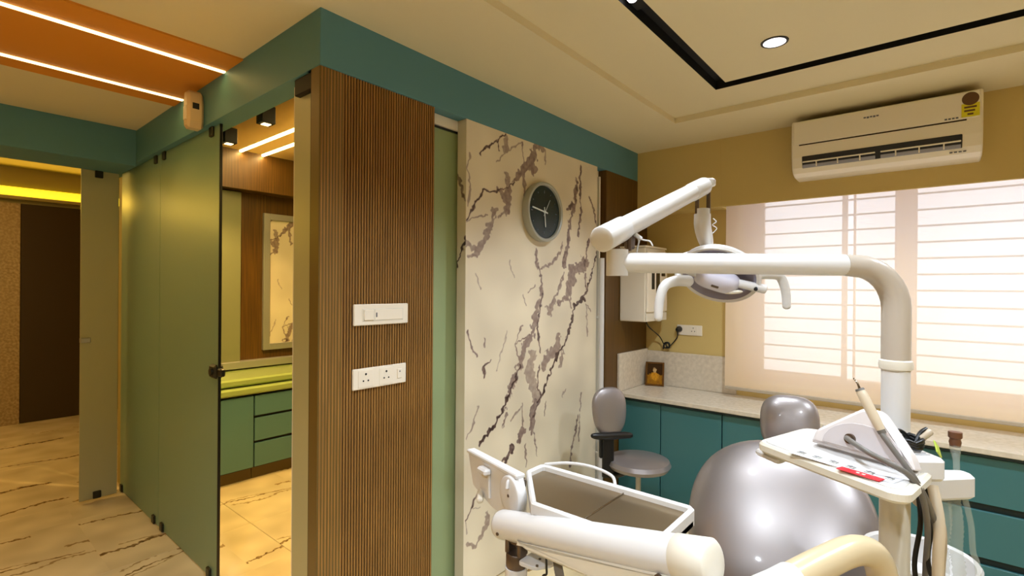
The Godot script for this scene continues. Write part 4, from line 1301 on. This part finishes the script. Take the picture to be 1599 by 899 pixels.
	for h in hoses:
		st = mb()
		var a: Vector3 = h[0]
		var b: Vector3 = h[1]
		var p := curve([a, a.lerp(b, 0.35) + Vector3(0.003, 0, 0), a.lerp(b, 0.7) - Vector3(0.002, 0, 0), b, b + Vector3(0.0, -0.22, -0.02), Vector3(0.08, 0.42, -1.62)], 12)
		var rr := []
		for k in p.size():
			rr.append(h[3] * (1.0 + (0.13 if k % 2 else -0.06)) if h[3] > 0.01 else h[3])
		tube(st, p, rr, 12)
		solo("suction_hose", st, M.clear_tube, h[2], "hose")

# ================================================================ operating lamp
func build_operating_lamp() -> void:
	var hub := Vector3(-0.598, 1.563, -1.117)
	var t := thing("operating_lamp", "white operating lamp with two curved handles hung from a raised round arm", "dental lamp", hub + Vector3(0, 0.032, 0))
	var st := mb()
	var a := Vector3(-0.598, 1.626, -1.075)
	var b := Vector3(-0.594, 1.846, -1.712)
	var d := (b - a).normalized()
	tube(st, [a + d * 0.05, b - d * 0.02], 0.0275, 24)
	part("spring_arm", st, M.plastic_white, t)
	st = mb()
	tube(st, [a - d * 0.035, a + d * 0.07], 0.031, 28, 0.10)
	tube(st, [b - d * 0.12, b - d * 0.01], [0.0295, 0.0295], 24, 0.55)
	tube(st, [b + Vector3(0.004, 0.005, -0.02), b + Vector3(0.004, 0.020, -0.02)], 0.026, 20, 0.3)
	part("arm_cap", st, M.plastic_white, t)
	st = mb()
	tube(st, [hub + Vector3(0, 0.03, 0), hub + Vector3(0, 0.065, 0.0)], 0.006, 10)
	tube(st, [hub + Vector3(0.016, 0.03, -0.03), hub + Vector3(0.016, 0.075, -0.03)], 0.007, 10)
	bx(st, Vector3(-0.606, 1.600, -1.19), Vector3(-0.585, 1.640, -1.165), 0.004)
	part("pivot_pin", st, M.dark_steel, t)
	# white cable ties under the arm
	st = mb()
	var k0 := Vector3(-0.580, 1.632, -1.185)
	tube(st, curve([k0, k0 + Vector3(0.006, -0.012, 0), k0 + Vector3(0.002, -0.03, 0), k0 + Vector3(-0.002, -0.055, 0)], 4), 0.0022, 6)
	tube(st, curve([k0, k0 + Vector3(0.012, -0.008, -0.01), k0 + Vector3(0.026, -0.012, -0.02), k0 + Vector3(0.032, -0.024, -0.024)], 4), 0.0022, 6)
	tube(st, [k0 + Vector3(-0.003, 0.006, 0.006), k0 + Vector3(0.008, -0.006, -0.008)], 0.006, 8)
	part("cable_tie", st, M.plastic_white, t)
	# hanger: fork, sleeve, then the tilted yoke
	var top := Vector3(-0.597, 1.830, -1.700)
	st = mb()
	for s in [-0.012, 0.016]:
		tube(st, [top + Vector3(s, 0.01, -s), top + Vector3(s, -0.080, -s)], 0.0065, 10)
	part("fork", st, M.dark_steel, t)
	st = mb()
	var s0 := Vector3(-0.596, 1.768, -1.702)
	tube(st, [s0, s0 + Vector3(0, -0.018, 0)], 0.023, 20)
	tube(st, curve([s0 + Vector3(0, -0.018, 0), s0 + Vector3(0.001, -0.06, 0), s0 + Vector3(0.010, -0.105, -0.004), s0 + Vector3(0.018, -0.135, -0.006)], 4), [0.0265, 0.0265, 0.0268, 0.027, 0.0268, 0.0265, 0.026, 0.025, 0.0235, 0.022, 0.020, 0.019, 0.018], 20)
	part("sleeve", st, M.plastic_white, t)
	st = mb()
	var w0 := Vector3(-0.565, 1.735, -1.715)
	tube(st, curve([w0, w0 + Vector3(0.01, -0.012, 0.0), w0 + Vector3(-0.002, -0.022, 0), w0 + Vector3(0.012, -0.034, 0), w0 + Vector3(-0.002, -0.05, 0)], 5), 0.0016, 6)
	part("loose_wire", st, M.plastic_white, t)
	# the head looks down and towards the camera
	var c := Vector3(-0.553, 1.556, -1.742)
	var n := Vector3(0.10, -0.62, 0.78).normalized()
	var xx := Vector3(0.75, -0.02, -0.66)
	xx = (xx - n * xx.dot(n)).normalized()
	var hb := Basis(xx, n.cross(xx), n)       # local z looks out of the reflector
	var out := Transform3D(hb * Basis(Vector3.RIGHT, PI / 2), c)
	st = mb()
	lathe(st, [Vector2(0.0, -0.062), Vector2(0.05, -0.056), Vector2(0.095, -0.036), Vector2(0.124, -0.008), Vector2(0.132, 0.012), Vector2(0.127, 0.022), Vector2(0.117, 0.018)], out, 48, 1.0, 0.86)
	part("back_shell", st, M.plastic_white, t)
	st = mb()
	lathe(st, [Vector2(0.0, -0.030), Vector2(0.06, -0.022), Vector2(0.10, -0.002), Vector2(0.118, 0.018)], out, 40, 1.0, 0.86)
	part("reflector", st, M.lamp_reflector, t)
	# centre body across the reflector
	var face := Transform3D(hb, c)
	st = mb()
	pillow(st, Vector3(0.072, 0.036, 0.034), Transform3D(hb, c + n * 0.026 - hb.y * 0.012), 3.4, 2.6, 32, 14)
	part("lamp_body", st, M.lamp_shell, t)
	st = mb()
	bx(st, Vector3(-0.012, -0.006, 0.056), Vector3(0.012, 0.004, 0.062), 0.002, Transform3D(hb, c - hb.y * 0.014))
	part("maker_mark", st, M.dark_steel, t)
	st = mb()
	pillow(st, Vector3(0.030, 0.007, 0.006), Transform3D(hb * Basis(Vector3(0, 0, 1), 0.5), c + n * 0.050 + hb.x * 0.060 - hb.y * 0.022), 2.2, 2.0, 20, 10)
	part("lens", st, M.plastic_cream, t)
	# bar from handle to handle, with the white loop at its left end
	st = mb()
	tube(st, [face * Vector3(-0.145, -0.008, 0.018), face * Vector3(-0.06, -0.010, 0.030)], [0.016, 0.014], 14, 0.4)
	part("cross_bar", st, M.plastic_white, t)
	st = mb()
	tube(st, [face * Vector3(0.06, 0.0, 0.026), face * Vector3(0.148, 0.0, 0.014)], [0.014, 0.015], 14, 0.4)
	part("cross_bar", st, M.plastic_white, t)
	st = mb()
	tube(st, [face * Vector3(0.120, 0.004, 0.022), face * Vector3(0.120, 0.005, 0.036)], 0.006, 10)
	part("pivot_screw", st, M.black_plastic, t)
	st = mb()
	tube(st, curve([Vector3(-0.612, 1.622, -1.690), Vector3(-0.655, 1.604, -1.665), Vector3(-0.662, 1.560, -1.655), Vector3(-0.645, 1.532, -1.648), Vector3(-0.618, 1.530, -1.650)], 5), 0.010, 12, 0.6)
	part("yoke_loop", st, M.plastic_white, t)
	var h1 := curve([Vector3(-0.622, 1.526, -1.650), Vector3(-0.650, 1.525, -1.608), Vector3(-0.672, 1.508, -1.575), Vector3(-0.682, 1.460, -1.560), Vector3(-0.684, 1.405, -1.556)], 5)
	var h2 := curve([Vector3(-0.470, 1.552, -1.860), Vector3(-0.438, 1.553, -1.905), Vector3(-0.412, 1.545, -1.945), Vector3(-0.398, 1.500, -1.962), Vector3(-0.394, 1.442, -1.966)], 5)
	for h in [h1, h2]:
		st = mb()
		var rr := []
		for k in h.size():
			rr.append(lerpf(0.019, 0.0135, float(k) / (h.size() - 1)))
		tube(st, h, rr, 16, 0.8)
		part("handle", st, M.plastic_white, t)

# ================================================================ delivery tray with the scaler
func build_tray() -> void:
	var Y := 1.085
	var t := thing("delivery_tray", "white delivery tray with touch keys and a red strip, fixed to the post", "instrument tray", Vector3(-0.17, Y, -1.45))
	var flat := Transform3D(Basis(Vector3.RIGHT, PI / 2), Vector3(0, Y + 0.018, 0))   # local (x, y) -> world (x, z), pushed down
	var outline := [Vector2(-0.357, -1.428), Vector2(-0.282, -1.676), Vector2(-0.02, -1.60), Vector2(0.002, -1.44), Vector2(-0.032, -1.262), Vector2(-0.062, -1.250)]
	var st := mb()
	prism(st, rounded(outline, [0.03, 0.05, 0.05, 0.04, 0.025, 0.04]), 0.026, flat, 0.006)
	part("deck", st, M.plastic_cream, t)
	st = mb()
	prism(st, rounded([Vector2(-0.342, -1.432), Vector2(-0.276, -1.655), Vector2(-0.04, -1.588), Vector2(-0.016, -1.44), Vector2(-0.045, -1.272), Vector2(-0.066, -1.264)], [0.03, 0.05, 0.05, 0.04, 0.02, 0.03]), 0.006, Transform3D(flat.basis, Vector3(0, Y + 0.0215, 0)), 0.002)
	part("deck_top", st, M.plastic_white, t)
	# key strip along the front edge
	var e0 := Vector3(-0.258, Y + 0.0216, -1.382)
	var e1 := Vector3(-0.058, Y + 0.0216, -1.305)
	var ex := (e1 - e0).normalized()
	var strip := Transform3D(Basis(ex, Vector3.UP, ex.cross(Vector3.UP)), e0)
	var long := e0.distance_to(e1)
	st = mb()
	bx(st, Vector3(-0.004, 0, -0.026), Vector3(long + 0.004, 0.0012, 0.020), 0.0005, strip)
	part("key_strip", st, M.strip_white, t)
	for k in 6:
		st = mb()
		var x := 0.016 + k * (long - 0.03) / 5.0
		bx(st, Vector3(x - 0.009, 0.001, -0.010), Vector3(x + 0.009, 0.0032, 0.003), 0.001, strip)
		part("touch_key", st, M.aluminium, t)
		st = mb()
		bx(st, Vector3(x - 0.007, 0.003, -0.006), Vector3(x + 0.007, 0.0036, -0.0025), 0.0002, strip)
		bx(st, Vector3(x - 0.0015, 0.003, -0.009), Vector3(x + 0.0015, 0.0036, 0.002), 0.0002, strip)
		part("key_symbol", st, M.grey_print, t)
	st = mb()
	bx(st, Vector3(long * 0.54, 0.001, 0.012), Vector3(long * 0.54 + 0.085, 0.003, 0.036), 0.0008, strip)
	part("red_strip", st, M.red_label, t)
	st = mb()
	bx(st, Vector3(long * 0.52 + 0.040, 0.0028, 0.021), Vector3(long * 0.52 + 0.046, 0.0034, 0.027), 0.0002, strip)
	bx(st, Vector3(long * 0.52 + 0.051, 0.0028, 0.021), Vector3(long * 0.52 + 0.057, 0.0034, 0.027), 0.0002, strip)
	part("red_strip_print", st, M.plate_white, t)
	st = mb()
	prism(st, rounded([Vector2(-0.375, -1.475), Vector2(-0.31, -1.62), Vector2(-0.25, -1.60), Vector2(-0.30, -1.42)], 0.02), 0.014, Transform3D(flat.basis, Vector3(0, Y - 0.018, 0)), 0.004)
	bx(st, Vector3(-0.33, Y - 0.022, -1.55), Vector3(-0.27, Y - 0.006, -1.47), 0.003)
	part("side_handle", st, M.plastic_white, t)
	st = mb()
	bx(st, Vector3(-0.13, Y - 0.035, -1.585), Vector3(-0.04, Y - 0.007, -1.50), 0.008)
	part("clamp", st, M.plastic_cream, t)
	# ultrasonic scaler: a wedge with a sloping back and a round port in its face
	t = thing("ultrasonic_scaler", "white wedge-shaped scaler box with a round port, standing on the delivery tray", "dental scaler", Vector3(-0.13, Y + 0.022, -1.40))
	var p0 := Vector3(-0.240, Y + 0.0225, -1.464)
	var p1 := Vector3(-0.030, Y + 0.0225, -1.372)
	var wx := (p1 - p0).normalized()
	var wb := Basis(wx, Vector3.UP, wx.cross(Vector3.UP))
	var L := p0.distance_to(p1)
	var prof := rounded([Vector2(0.0, 0.0), Vector2(L, 0.0), Vector2(L - 0.012, 0.028), Vector2(L * 0.64, 0.110), Vector2(L * 0.50, 0.112), Vector2(0.010, 0.034)], [0.006, 0.006, 0.012, 0.02, 0.02, 0.012])
	var leanb := Transform3D(wb * Basis(Vector3.RIGHT, -0.22), p0 + wb.z * -0.040)
	st = mb()
	prism(st, prof, 0.040, leanb, 0.008)
	part("shell", st, M.scaler_white, t)
	st = mb()
	var arch := []
	for k in 13:
		var a := PI * k / 12
		arch.append(Vector2(L * 0.52 + cos(a) * 0.088, 0.010 + sin(a) * 0.062))
	prism(st, arch, 0.003, Transform3D(leanb.basis, leanb * Vector3(0, 0, 0.0395)), 0.001)
	part("face_inset", st, M.plastic_grey_pale, t)
	st = mb()
	var port := leanb * Vector3(L * 0.42, 0.032, 0.041)
	var pn := leanb.basis.z.normalized()
	tube(st, [port, port + pn * 0.008], [0.0125, 0.0115], 20)
	part("port", st, M.dark_steel, t)
	# grey hose from the port over the tray edge
	st = mb()
	tube(st, curve([port + pn * 0.006, port + pn * 0.020 + wx * 0.004, Vector3(-0.110, 1.156, -1.316), Vector3(-0.073, 1.142, -1.308), Vector3(-0.037, 1.119, -1.325), Vector3(-0.016, 1.071, -1.355), Vector3(-0.007, 0.979, -1.415), Vector3(-0.011, 0.861, -1.464), Vector3(-0.01, 0.60, -1.50), Vector3(-0.01, 0.45, -1.53)], 6), 0.0058, 10)
	solo("scaler_hose", st, M.rubber_grey, "grey hose looping from the round port of the scaler over the tray edge", "hose")
	# handpiece standing in its holder behind the scaler
	t = thing("scaler_handpiece", "slim cream scaler handpiece leaning upright on the right side of the scaler", "handpiece", Vector3(-0.10, 1.18, -1.42))
	var h0 := Vector3(-0.092, 1.203, -1.370)
	var h1 := Vector3(-0.127, 1.275, -1.380)
	var hd := (h1 - h0).normalized()
	st = mb()
	tube(st, [h0 - hd * 0.012, h0, h0 + hd * 0.02, h0 + hd * 0.06, h1 - hd * 0.006, h1], [0.008, 0.0095, 0.0105, 0.0105, 0.0100, 0.008], 18)
	part("grip", st, M.hose_beige_pale, t)
	st = mb()
	tube(st, [h0 - hd * 0.018, h0 - hd * 0.010], [0.008, 0.0085], 16)
	part("ring", st, M.rubber_grey, t)
	st = mb()
	tube(st, [h1 - hd * 0.002, h1 + hd * 0.003], [0.0095, 0.0085], 16)
	part("ring", st, M.rubber_grey, t)
	st = mb()
	tube(st, [h1, h1 + hd * 0.012 + Vector3(0.001, 0.002, 0), h1 + hd * 0.024 + Vector3(-0.002, 0.003, 0)], [0.003, 0.002, 0.0012], 8, 0.5)
	part("tip", st, M.steel, t)
	st = mb()
	tube(st, curve([h0 - hd * 0.018, Vector3(-0.082, 1.182, -1.362), Vector3(-0.062, 1.156, -1.352), Vector3(-0.025, 1.102, -1.348), Vector3(-0.001, 1.025, -1.407), Vector3(0.009, 0.960, -1.442), Vector3(0.008, 0.855, -1.493), Vector3(0.008, 0.60, -1.51), Vector3(0.008, 0.45, -1.53)], 6), 0.0058, 10)
	solo("handpiece_hose", st, M.rubber_grey, "grey hose running from the foot of the cream handpiece down past the tray", "hose")
	t = thing("handpiece_cradle", "cream bracket behind the scaler that holds the handpiece", "bracket", Vector3(-0.09, 1.10, -1.47))
	st = mb()
	bx(st, Vector3(-0.012, -0.055, -0.012), Vector3(0.012, 0.06, 0.012), 0.005, Transform3D(Basis(Vector3.UP, 0.7) * Basis(Vector3(0, 0, 1), 0.5), Vector3(-0.085, 1.165, -1.462)))
	bx(st, Vector3(-0.075, Y + 0.0225, -1.485), Vector3(-0.035, Y + 0.055, -1.440), 0.006)
	part("bracket", st, M.plastic_cream, t)
	# white block at the right end of the tray with the coiled black lead on it
	t = thing("control_block", "white block with printed lines at the right end of the delivery tray", "control block", Vector3(-0.02, Y + 0.02, -1.46))
	var blk := Transform3D(Basis(Vector3.UP, deg_to_rad(38.0)), Vector3(-0.034, Y - 0.004, -1.464))
	st = mb()
	bx(st, Vector3(-0.038, 0.0, -0.05), Vector3(0.040, 0.052, 0.045), 0.008, blk)
	part("block", st, M.plastic_white, t)
	st = mb()
	for k in 4:
		bx(st, Vector3(-0.026, 0.0518, -0.020 + k * 0.012), Vector3(0.024, 0.0526, -0.018 + k * 0.012), 0.0002, blk)
	part("printed_lines", st, M.grey_print, t)
	t = thing("black_lead", "coiled black lead with a metal plug lying on the white block beside the post", "cable", Vector3(-0.015, 1.15, -1.49))
	st = mb()
	var loop := []
	for k in 40:
		var a := TAU * k / 13.0
		loop.append(blk * Vector3(-0.004 + cos(a) * 0.032, 0.062 + 0.004 * sin(k * 1.9) + 0.0005 * k, -0.014 + sin(a) * 0.020))
	tube(st, loop, 0.0048, 8)
	part("coil", st, M.black_plastic, t)
	st = mb()
	tube(st, curve([blk * Vector3(0.02, 0.066, -0.03), blk * Vector3(0.0, 0.088, -0.03), blk * Vector3(-0.022, 0.094, -0.02), blk * Vector3(-0.034, 0.072, 0.0)], 6), 0.0045, 8)
	tube(st, curve([blk * Vector3(0.01, 0.066, -0.01), blk * Vector3(0.030, 0.090, -0.02), blk * Vector3(0.052, 0.098, -0.03)], 6), 0.0045, 8)
	part("loop", st, M.black_plastic, t)
	st = mb()
	tube(st, [blk * Vector3(0.026, 0.078, -0.018), blk * Vector3(0.056, 0.092, -0.026)], [0.010, 0.0085], 12, 0.3)
	part("plug", st, M.hose_beige, t)
	st = mb()
	bx(st, Vector3(-0.017, 0, -0.014), Vector3(0.017, 0.003, 0.014), 0.001, Transform3D(blk.basis * Basis(Vector3(0, 0, 1), -0.7) * Basis(Vector3.UP, 0.5) * Basis(Vector3.RIGHT, 0.8), blk * Vector3(0.052, 0.060, 0.0)))
	solo("green_tag", st, M.green_tag, "small yellow-green card tag by the black lead", "tag")
	# tubing bundle beside the post
	var bundle := [[[Vector3(-0.03, 1.06, -1.50), Vector3(-0.020, 0.98, -1.47), Vector3(-0.030, 0.88, -1.46), Vector3(-0.018, 0.80, -1.455), Vector3(0.0, 0.60, -1.48), Vector3(0.0, 0.5, -1.52)], 0.0052, "black_plastic", "black tube hanging under the tray next to the post"],
		[[Vector3(-0.015, 1.06, -1.49), Vector3(-0.002, 0.98, -1.46), Vector3(-0.006, 0.90, -1.45), Vector3(0.012, 0.82, -1.44), Vector3(0.03, 0.62, -1.47), Vector3(0.02, 0.5, -1.52)], 0.0048, "black_plastic", "black tube hanging under the tray, crossing behind the grey hoses"],
		[[Vector3(0.0, 1.07, -1.45), Vector3(0.012, 1.00, -1.42), Vector3(0.010, 0.90, -1.41), Vector3(0.014, 0.62, -1.45), Vector3(0.01, 0.5, -1.52)], 0.0105, "hose_beige_pale", "thick cream hose hanging under the tray behind the grey hoses"],
		[[Vector3(-0.036, 1.04, -1.52), Vector3(-0.030, 1.005, -1.53), Vector3(-0.006, 0.987, -1.533), Vector3(0.014, 0.959, -1.550), Vector3(0.018, 0.906, -1.553), Vector3(0.015, 0.822, -1.577), Vector3(0.010, 0.59, -1.58)], 0.0098, "hose_beige", "beige hose bulging out to the right under the tray"]]
	for h in bundle:
		st = mb()
		tube(st, curve(h[0], 7), h[1], 10)
		solo("unit_tube", st, M[h[2]], h[3], "hose")

# ================================================================ the doctor's instrument table in front
func build_instrument_table() -> void:
	var t := thing("instrument_tray", "stainless steel instrument tray with divider in a white frame, in the foreground", "instrument tray", Vector3(-0.64, 0.985, -1.03))
	var st := mb()
	var x0 := -0.848
	var x1 := -0.412
	var z0 := -1.154
	var z1 := -0.925
	var outline := [Vector2(x0, z0 + 0.075), Vector2(x0, z0 + 0.012), Vector2(x0 + 0.012, z0), Vector2(x1 - 0.012, z0), Vector2(x1, z0 + 0.012), Vector2(x1, z1), Vector2(-0.712, z1)]
	var low := Transform3D(Basis(Vector3.RIGHT, PI / 2), Vector3(0, 0.984, 0))
	prism(st, rounded(outline, 0.008), 0.024, low, 0.006)
	part("base", st, M.plastic_white, t)
	st = mb()
	for i in outline.size():
		var a: Vector2 = outline[i]
		var b: Vector2 = outline[(i + 1) % outline.size()]
		var u := (b - a).normalized()
		var side := Vector2(-u.y, u.x)
		var along := Transform3D(Basis(Vector3(u.x, 0, u.y), Vector3.UP, Vector3(-u.y, 0, u.x)), Vector3(a.x, 0, a.y))
		bx(st, Vector3(-0.002, 0.962, 0.0), Vector3(a.distance_to(b) + 0.002, 1.004, 0.013), 0.004, along)
	part("rim", st, M.plastic_white, t)
	st = mb()
	prism(st, [Vector2(x0 + 0.012, z0 + 0.07), Vector2(x0 + 0.012, z0 + 0.018), Vector2(x0 + 0.018, z0 + 0.012), Vector2(x1 - 0.012, z0 + 0.012), Vector2(x1 - 0.012, z1 - 0.012), Vector2(-0.706, z1 - 0.012)], 0.005, Transform3D(low.basis, Vector3(0, 0.989, 0)), 0.001)
	part("steel_insert", st, M.brushed_steel, t)
	part("divider", box(Vector3(-0.590, 0.987, z0 + 0.012), Vector3(-0.5875, 0.993, z1 - 0.012), 0.001), M.steel, t)
	st = mb()
	tube(st, curve([Vector3(-0.835, 1.004, z0 + 0.005), Vector3(-0.77, 1.018, z0 - 0.012), Vector3(-0.70, 1.022, z0 - 0.020), Vector3(-0.64, 1.014, z0 - 0.018), Vector3(-0.618, 1.002, z0 + 0.002)], 6), 0.0042, 10, 0.6)
	part("handle", st, M.plastic_white, t)
	for x in [-0.832, -0.806]:
		st = mb()
		tube(st, curve([Vector3(x, 0.988, -1.02), Vector3(x, 1.006, -1.022), Vector3(x + 0.003, 1.008, -1.005), Vector3(x, 1.004, -0.985), Vector3(x, 0.988, -0.98)], 4), 0.0035 if x > -0.82 else 0.005, 8)
		part("clip", st, M.steel if x > -0.82 else M.plastic_white, t)
	# the white panel at the left end
	t = thing("instrument_stand", "white stand with a thick round arm crossing the foreground below the steel tray", "stand", Vector3(-0.758, 0, -0.929))
	var a := Vector3(-0.800, 1.020, -1.008)
	var b := Vector3(-1.078, 1.002, -1.112)
	var ux := (a - b).normalized()
	var nz := ux.cross(Vector3.UP).normalized()
	if nz.z < 0:
		nz = -nz
	var uy := nz.cross(ux).normalized()
	var pb := Transform3D(Basis(ux, uy, nz), b)
	var L := a.distance_to(b)
	st = mb()
	prism(st, rounded([Vector2(0.0, 0.0), Vector2(0.030, -0.095), Vector2(L * 0.55, -0.125), Vector2(L + 0.006, -0.112), Vector2(L + 0.022, -0.05), Vector2(L, 0.0)], [0.004, 0.01, 0.02, 0.02, 0.02, 0.006]), 0.020, pb, 0.004)
	part("end_panel", st, M.plastic_white, t)
	st = mb()
	bx(st, Vector3(-0.002, -0.006, -0.004), Vector3(L + 0.002, 0.006, 0.024), 0.003, pb)
	part("top_edge", st, M.plastic_white, t)
	st = mb()
	bx(st, Vector3(0.105, -0.034, 0.018), Vector3(0.155, -0.016, 0.042), 0.005, pb)
	bx(st, Vector3(0.122, -0.10, 0.018), Vector3(0.150, -0.03, 0.026), 0.004, pb)
	part("knob", st, M.plastic_white, t)
	st = mb()
	tube(st, [pb * Vector3(L - 0.025, -0.052, 0.010), pb * Vector3(L - 0.025, -0.052, 0.030)], 0.050, 32, 0.08)
	part("pivot_disc", st, M.plastic_white, t)
	st = mb()
	tube(st, [pb * Vector3(L - 0.022, -0.050, 0.032), pb * Vector3(L - 0.022, -0.050, 0.0355)], 0.004, 10)
	part("pivot_screw", st, M.dark_steel, t)
	st = mb()
	tube(st, [pb * Vector3(0.085, -0.098, 0.02), pb * Vector3(0.12, -0.106, 0.04)], 0.010, 12, 0.8)
	part("lever", st, M.plastic_cream, t)
	# the big round arm that carries the tray
	var l := Vector3(-0.812, 0.915, -0.944)
	var r := Vector3(-0.285, 1.037, -0.873)
	var d := (r - l).normalized()
	st = mb()
	tube(st, [l, l.lerp(r, 0.9)], [0.0345, 0.0375], 32, 0.7)
	part("round_arm", st, M.plastic_white, t)
	st = mb()
	tube(st, [l.lerp(r, 0.885), r], [0.0388, 0.0392], 32, 0.22)
	part("end_cap", st, M.plastic_cream, t)
	st = mb()
	var n := Vector3.UP - d * d.dot(Vector3.UP)
	n = n.normalized()
	var under := Transform3D(Basis(d, n, d.cross(n)), l)
	var LL := l.distance_to(r)
	prism(st, rounded([Vector2(0.07, -0.018), Vector2(0.10, -0.036), Vector2(LL * 0.80, -0.082), Vector2(LL * 0.86, -0.072), Vector2(LL * 0.90, -0.018)], 0.012), 0.056, Transform3D(under.basis, under * Vector3(0, 0, -0.022)), 0.008)
	part("under_fairing", st, M.plastic_cream, t)
	st = mb()
	var scr := under * Vector3(0.015, -0.010, 0.033)
	tube(st, [scr, scr + under.basis.z * 0.003], 0.004, 10)
	scr = under * Vector3(LL * 0.84, -0.026, 0.034)
	tube(st, [scr, scr + under.basis.z * 0.006], 0.0065, 14)
	part("screw", st, M.dark_steel, t)
	st = mb()
	tube(st, [under * Vector3(0.32, -0.058, 0.012), under * Vector3(0.32, -0.062, 0.030)], 0.007, 12)
	tube(st, [under * Vector3(0.245, -0.048, 0.012), under * Vector3(0.245, -0.052, 0.026)], 0.004, 10)
	part("black_knob", st, M.black_plastic, t)
	st = mb()
	tube(st, [under * Vector3(0.345, -0.055, 0.016), under * Vector3(0.372, -0.060, 0.022)], 0.013, 16, 0.6)
	part("release_knob", st, M.pink_plastic, t)
	# stand below its left end
	st = mb()
	tube(st, [Vector3(-0.758, 0.03, -0.929), Vector3(-0.758, 0.838, -0.929)], 0.0265, 24)
	part("pipe", st, M.plastic_white, t)
	st = mb()
	lathe(st, [Vector2(0.0, 0.838), Vector2(0.0235, 0.838), Vector2(0.0245, 0.845), Vector2(0.0245, 0.868), Vector2(0.022, 0.872), Vector2(0.0, 0.872)], Transform3D(Basis.IDENTITY, Vector3(-0.758, 0, -0.929)), 24)
	part("collar", st, M.dark_steel, t)
	st = mb()
	bx(st, Vector3(-0.782, 0.868, -0.945), Vector3(-0.770, 0.912, -0.913), 0.003)
	bx(st, Vector3(-0.745, 0.868, -0.945), Vector3(-0.734, 0.915, -0.913), 0.003)
	tube(st, [Vector3(-0.77, 0.893, -0.929), Vector3(-0.744, 0.893, -0.929)], 0.008, 12)
	part("fork", st, M.dark_steel, t)
	st = mb()
	prism(st, rounded([Vector2(-0.735, -0.985), Vector2(-0.675, -0.985), Vector2(-0.665, -0.95), Vector2(-0.69, -0.91), Vector2(-0.735, -0.905)], 0.012), 0.010, Transform3D(Basis(Vector3.RIGHT, PI / 2), Vector3(0, 0.868, 0)), 0.002)
	part("side_plate", st, M.plastic_white, t)
	st = mb()
	for p in [[-0.700, -0.945], [-0.688, -0.918]]:
		tube(st, [Vector3(p[0], 0.867, p[1]), Vector3(p[0], 0.870, p[1])], 0.0032, 8)
	part("plate_screw", st, M.dark_steel, t)
	st = mb()
	lathe(st, [Vector2(0, 0), Vector2(0.17, 0.0), Vector2(0.175, 0.01), Vector2(0.16, 0.024), Vector2(0.04, 0.036), Vector2(0, 0.036)], Transform3D(Basis.IDENTITY, Vector3(-0.758, 0.001, -0.929)), 36)
	part("foot", st, M.plastic_white, t)
	# grey strap and black hook hanging below the arm
	st = mb()
	var s0 := under * Vector3(0.165, -0.040, 0.0)
	var prev := []
	for k in 9:
		var f := k / 8.0
		var c := s0 + Vector3(0.010 + 0.040 * f * f, -0.090 * f, 0.010 * f)
		prev.append(c)
	for k in 8:
		var dd: Vector3 = (prev[k + 1] - prev[k])
		var mid := Basis(dd.cross(Vector3.BACK).normalized(), dd.normalized(), Vector3.BACK)
		bx(st, Vector3(-0.012, 0, -0.0015), Vector3(0.012, dd.length() * 1.08, 0.0015), 0.0005, Transform3D(mid, prev[k]))
	solo("strap", st, M.rubber_grey, "grey strap hanging under the thick white arm", "strap")
	st = mb()
	var k0 := under * Vector3(0.150, -0.042, 0.010)
	tube(st, curve([k0, k0 + Vector3(0.001, -0.030, 0), k0 + Vector3(0.001, -0.045, 0), k0 + Vector3(-0.008, -0.052, 0), k0 + Vector3(-0.006, -0.064, 0), k0 + Vector3(0.005, -0.062, 0)], 5), 0.0026, 8)
	solo("hook", st, M.black_plastic, "small black wire hook hanging under the thick white arm", "hook")
	# second link, bent down at its far end
	t = thing("support_tube", "bent cream and white tube at the bottom edge in front of the silver chair", "tube", Vector3(-0.13, 0.0, -1.1))
	var q := [Vector3(-0.285, 0.975, -0.79), Vector3(-0.200, 1.000, -0.935), Vector3(-0.150, 1.010, -1.055)]
	st = mb()
	tube(st, [q[0], q[1], q[1].lerp(q[2], 0.3)], 0.0285, 28, 0.5)
	part("white_sleeve", st, M.plastic_white, t)
	st = mb()
	tube(st, curve([q[1].lerp(q[2], 0.25), q[2], Vector3(-0.112, 1.012, -1.140), Vector3(-0.084, 0.985, -1.200), Vector3(-0.072, 0.92, -1.225), Vector3(-0.070, 0.80, -1.228)], 6), 0.0265, 28)
	part("bent_tube", st, M.plastic_tan, t)
	st = mb()
	tube(st, [Vector3(-0.070, 0.81, -1.228), Vector3(-0.070, 0.0, -1.228)], 0.029, 24)
	part("upright", st, M.plastic_white, t)
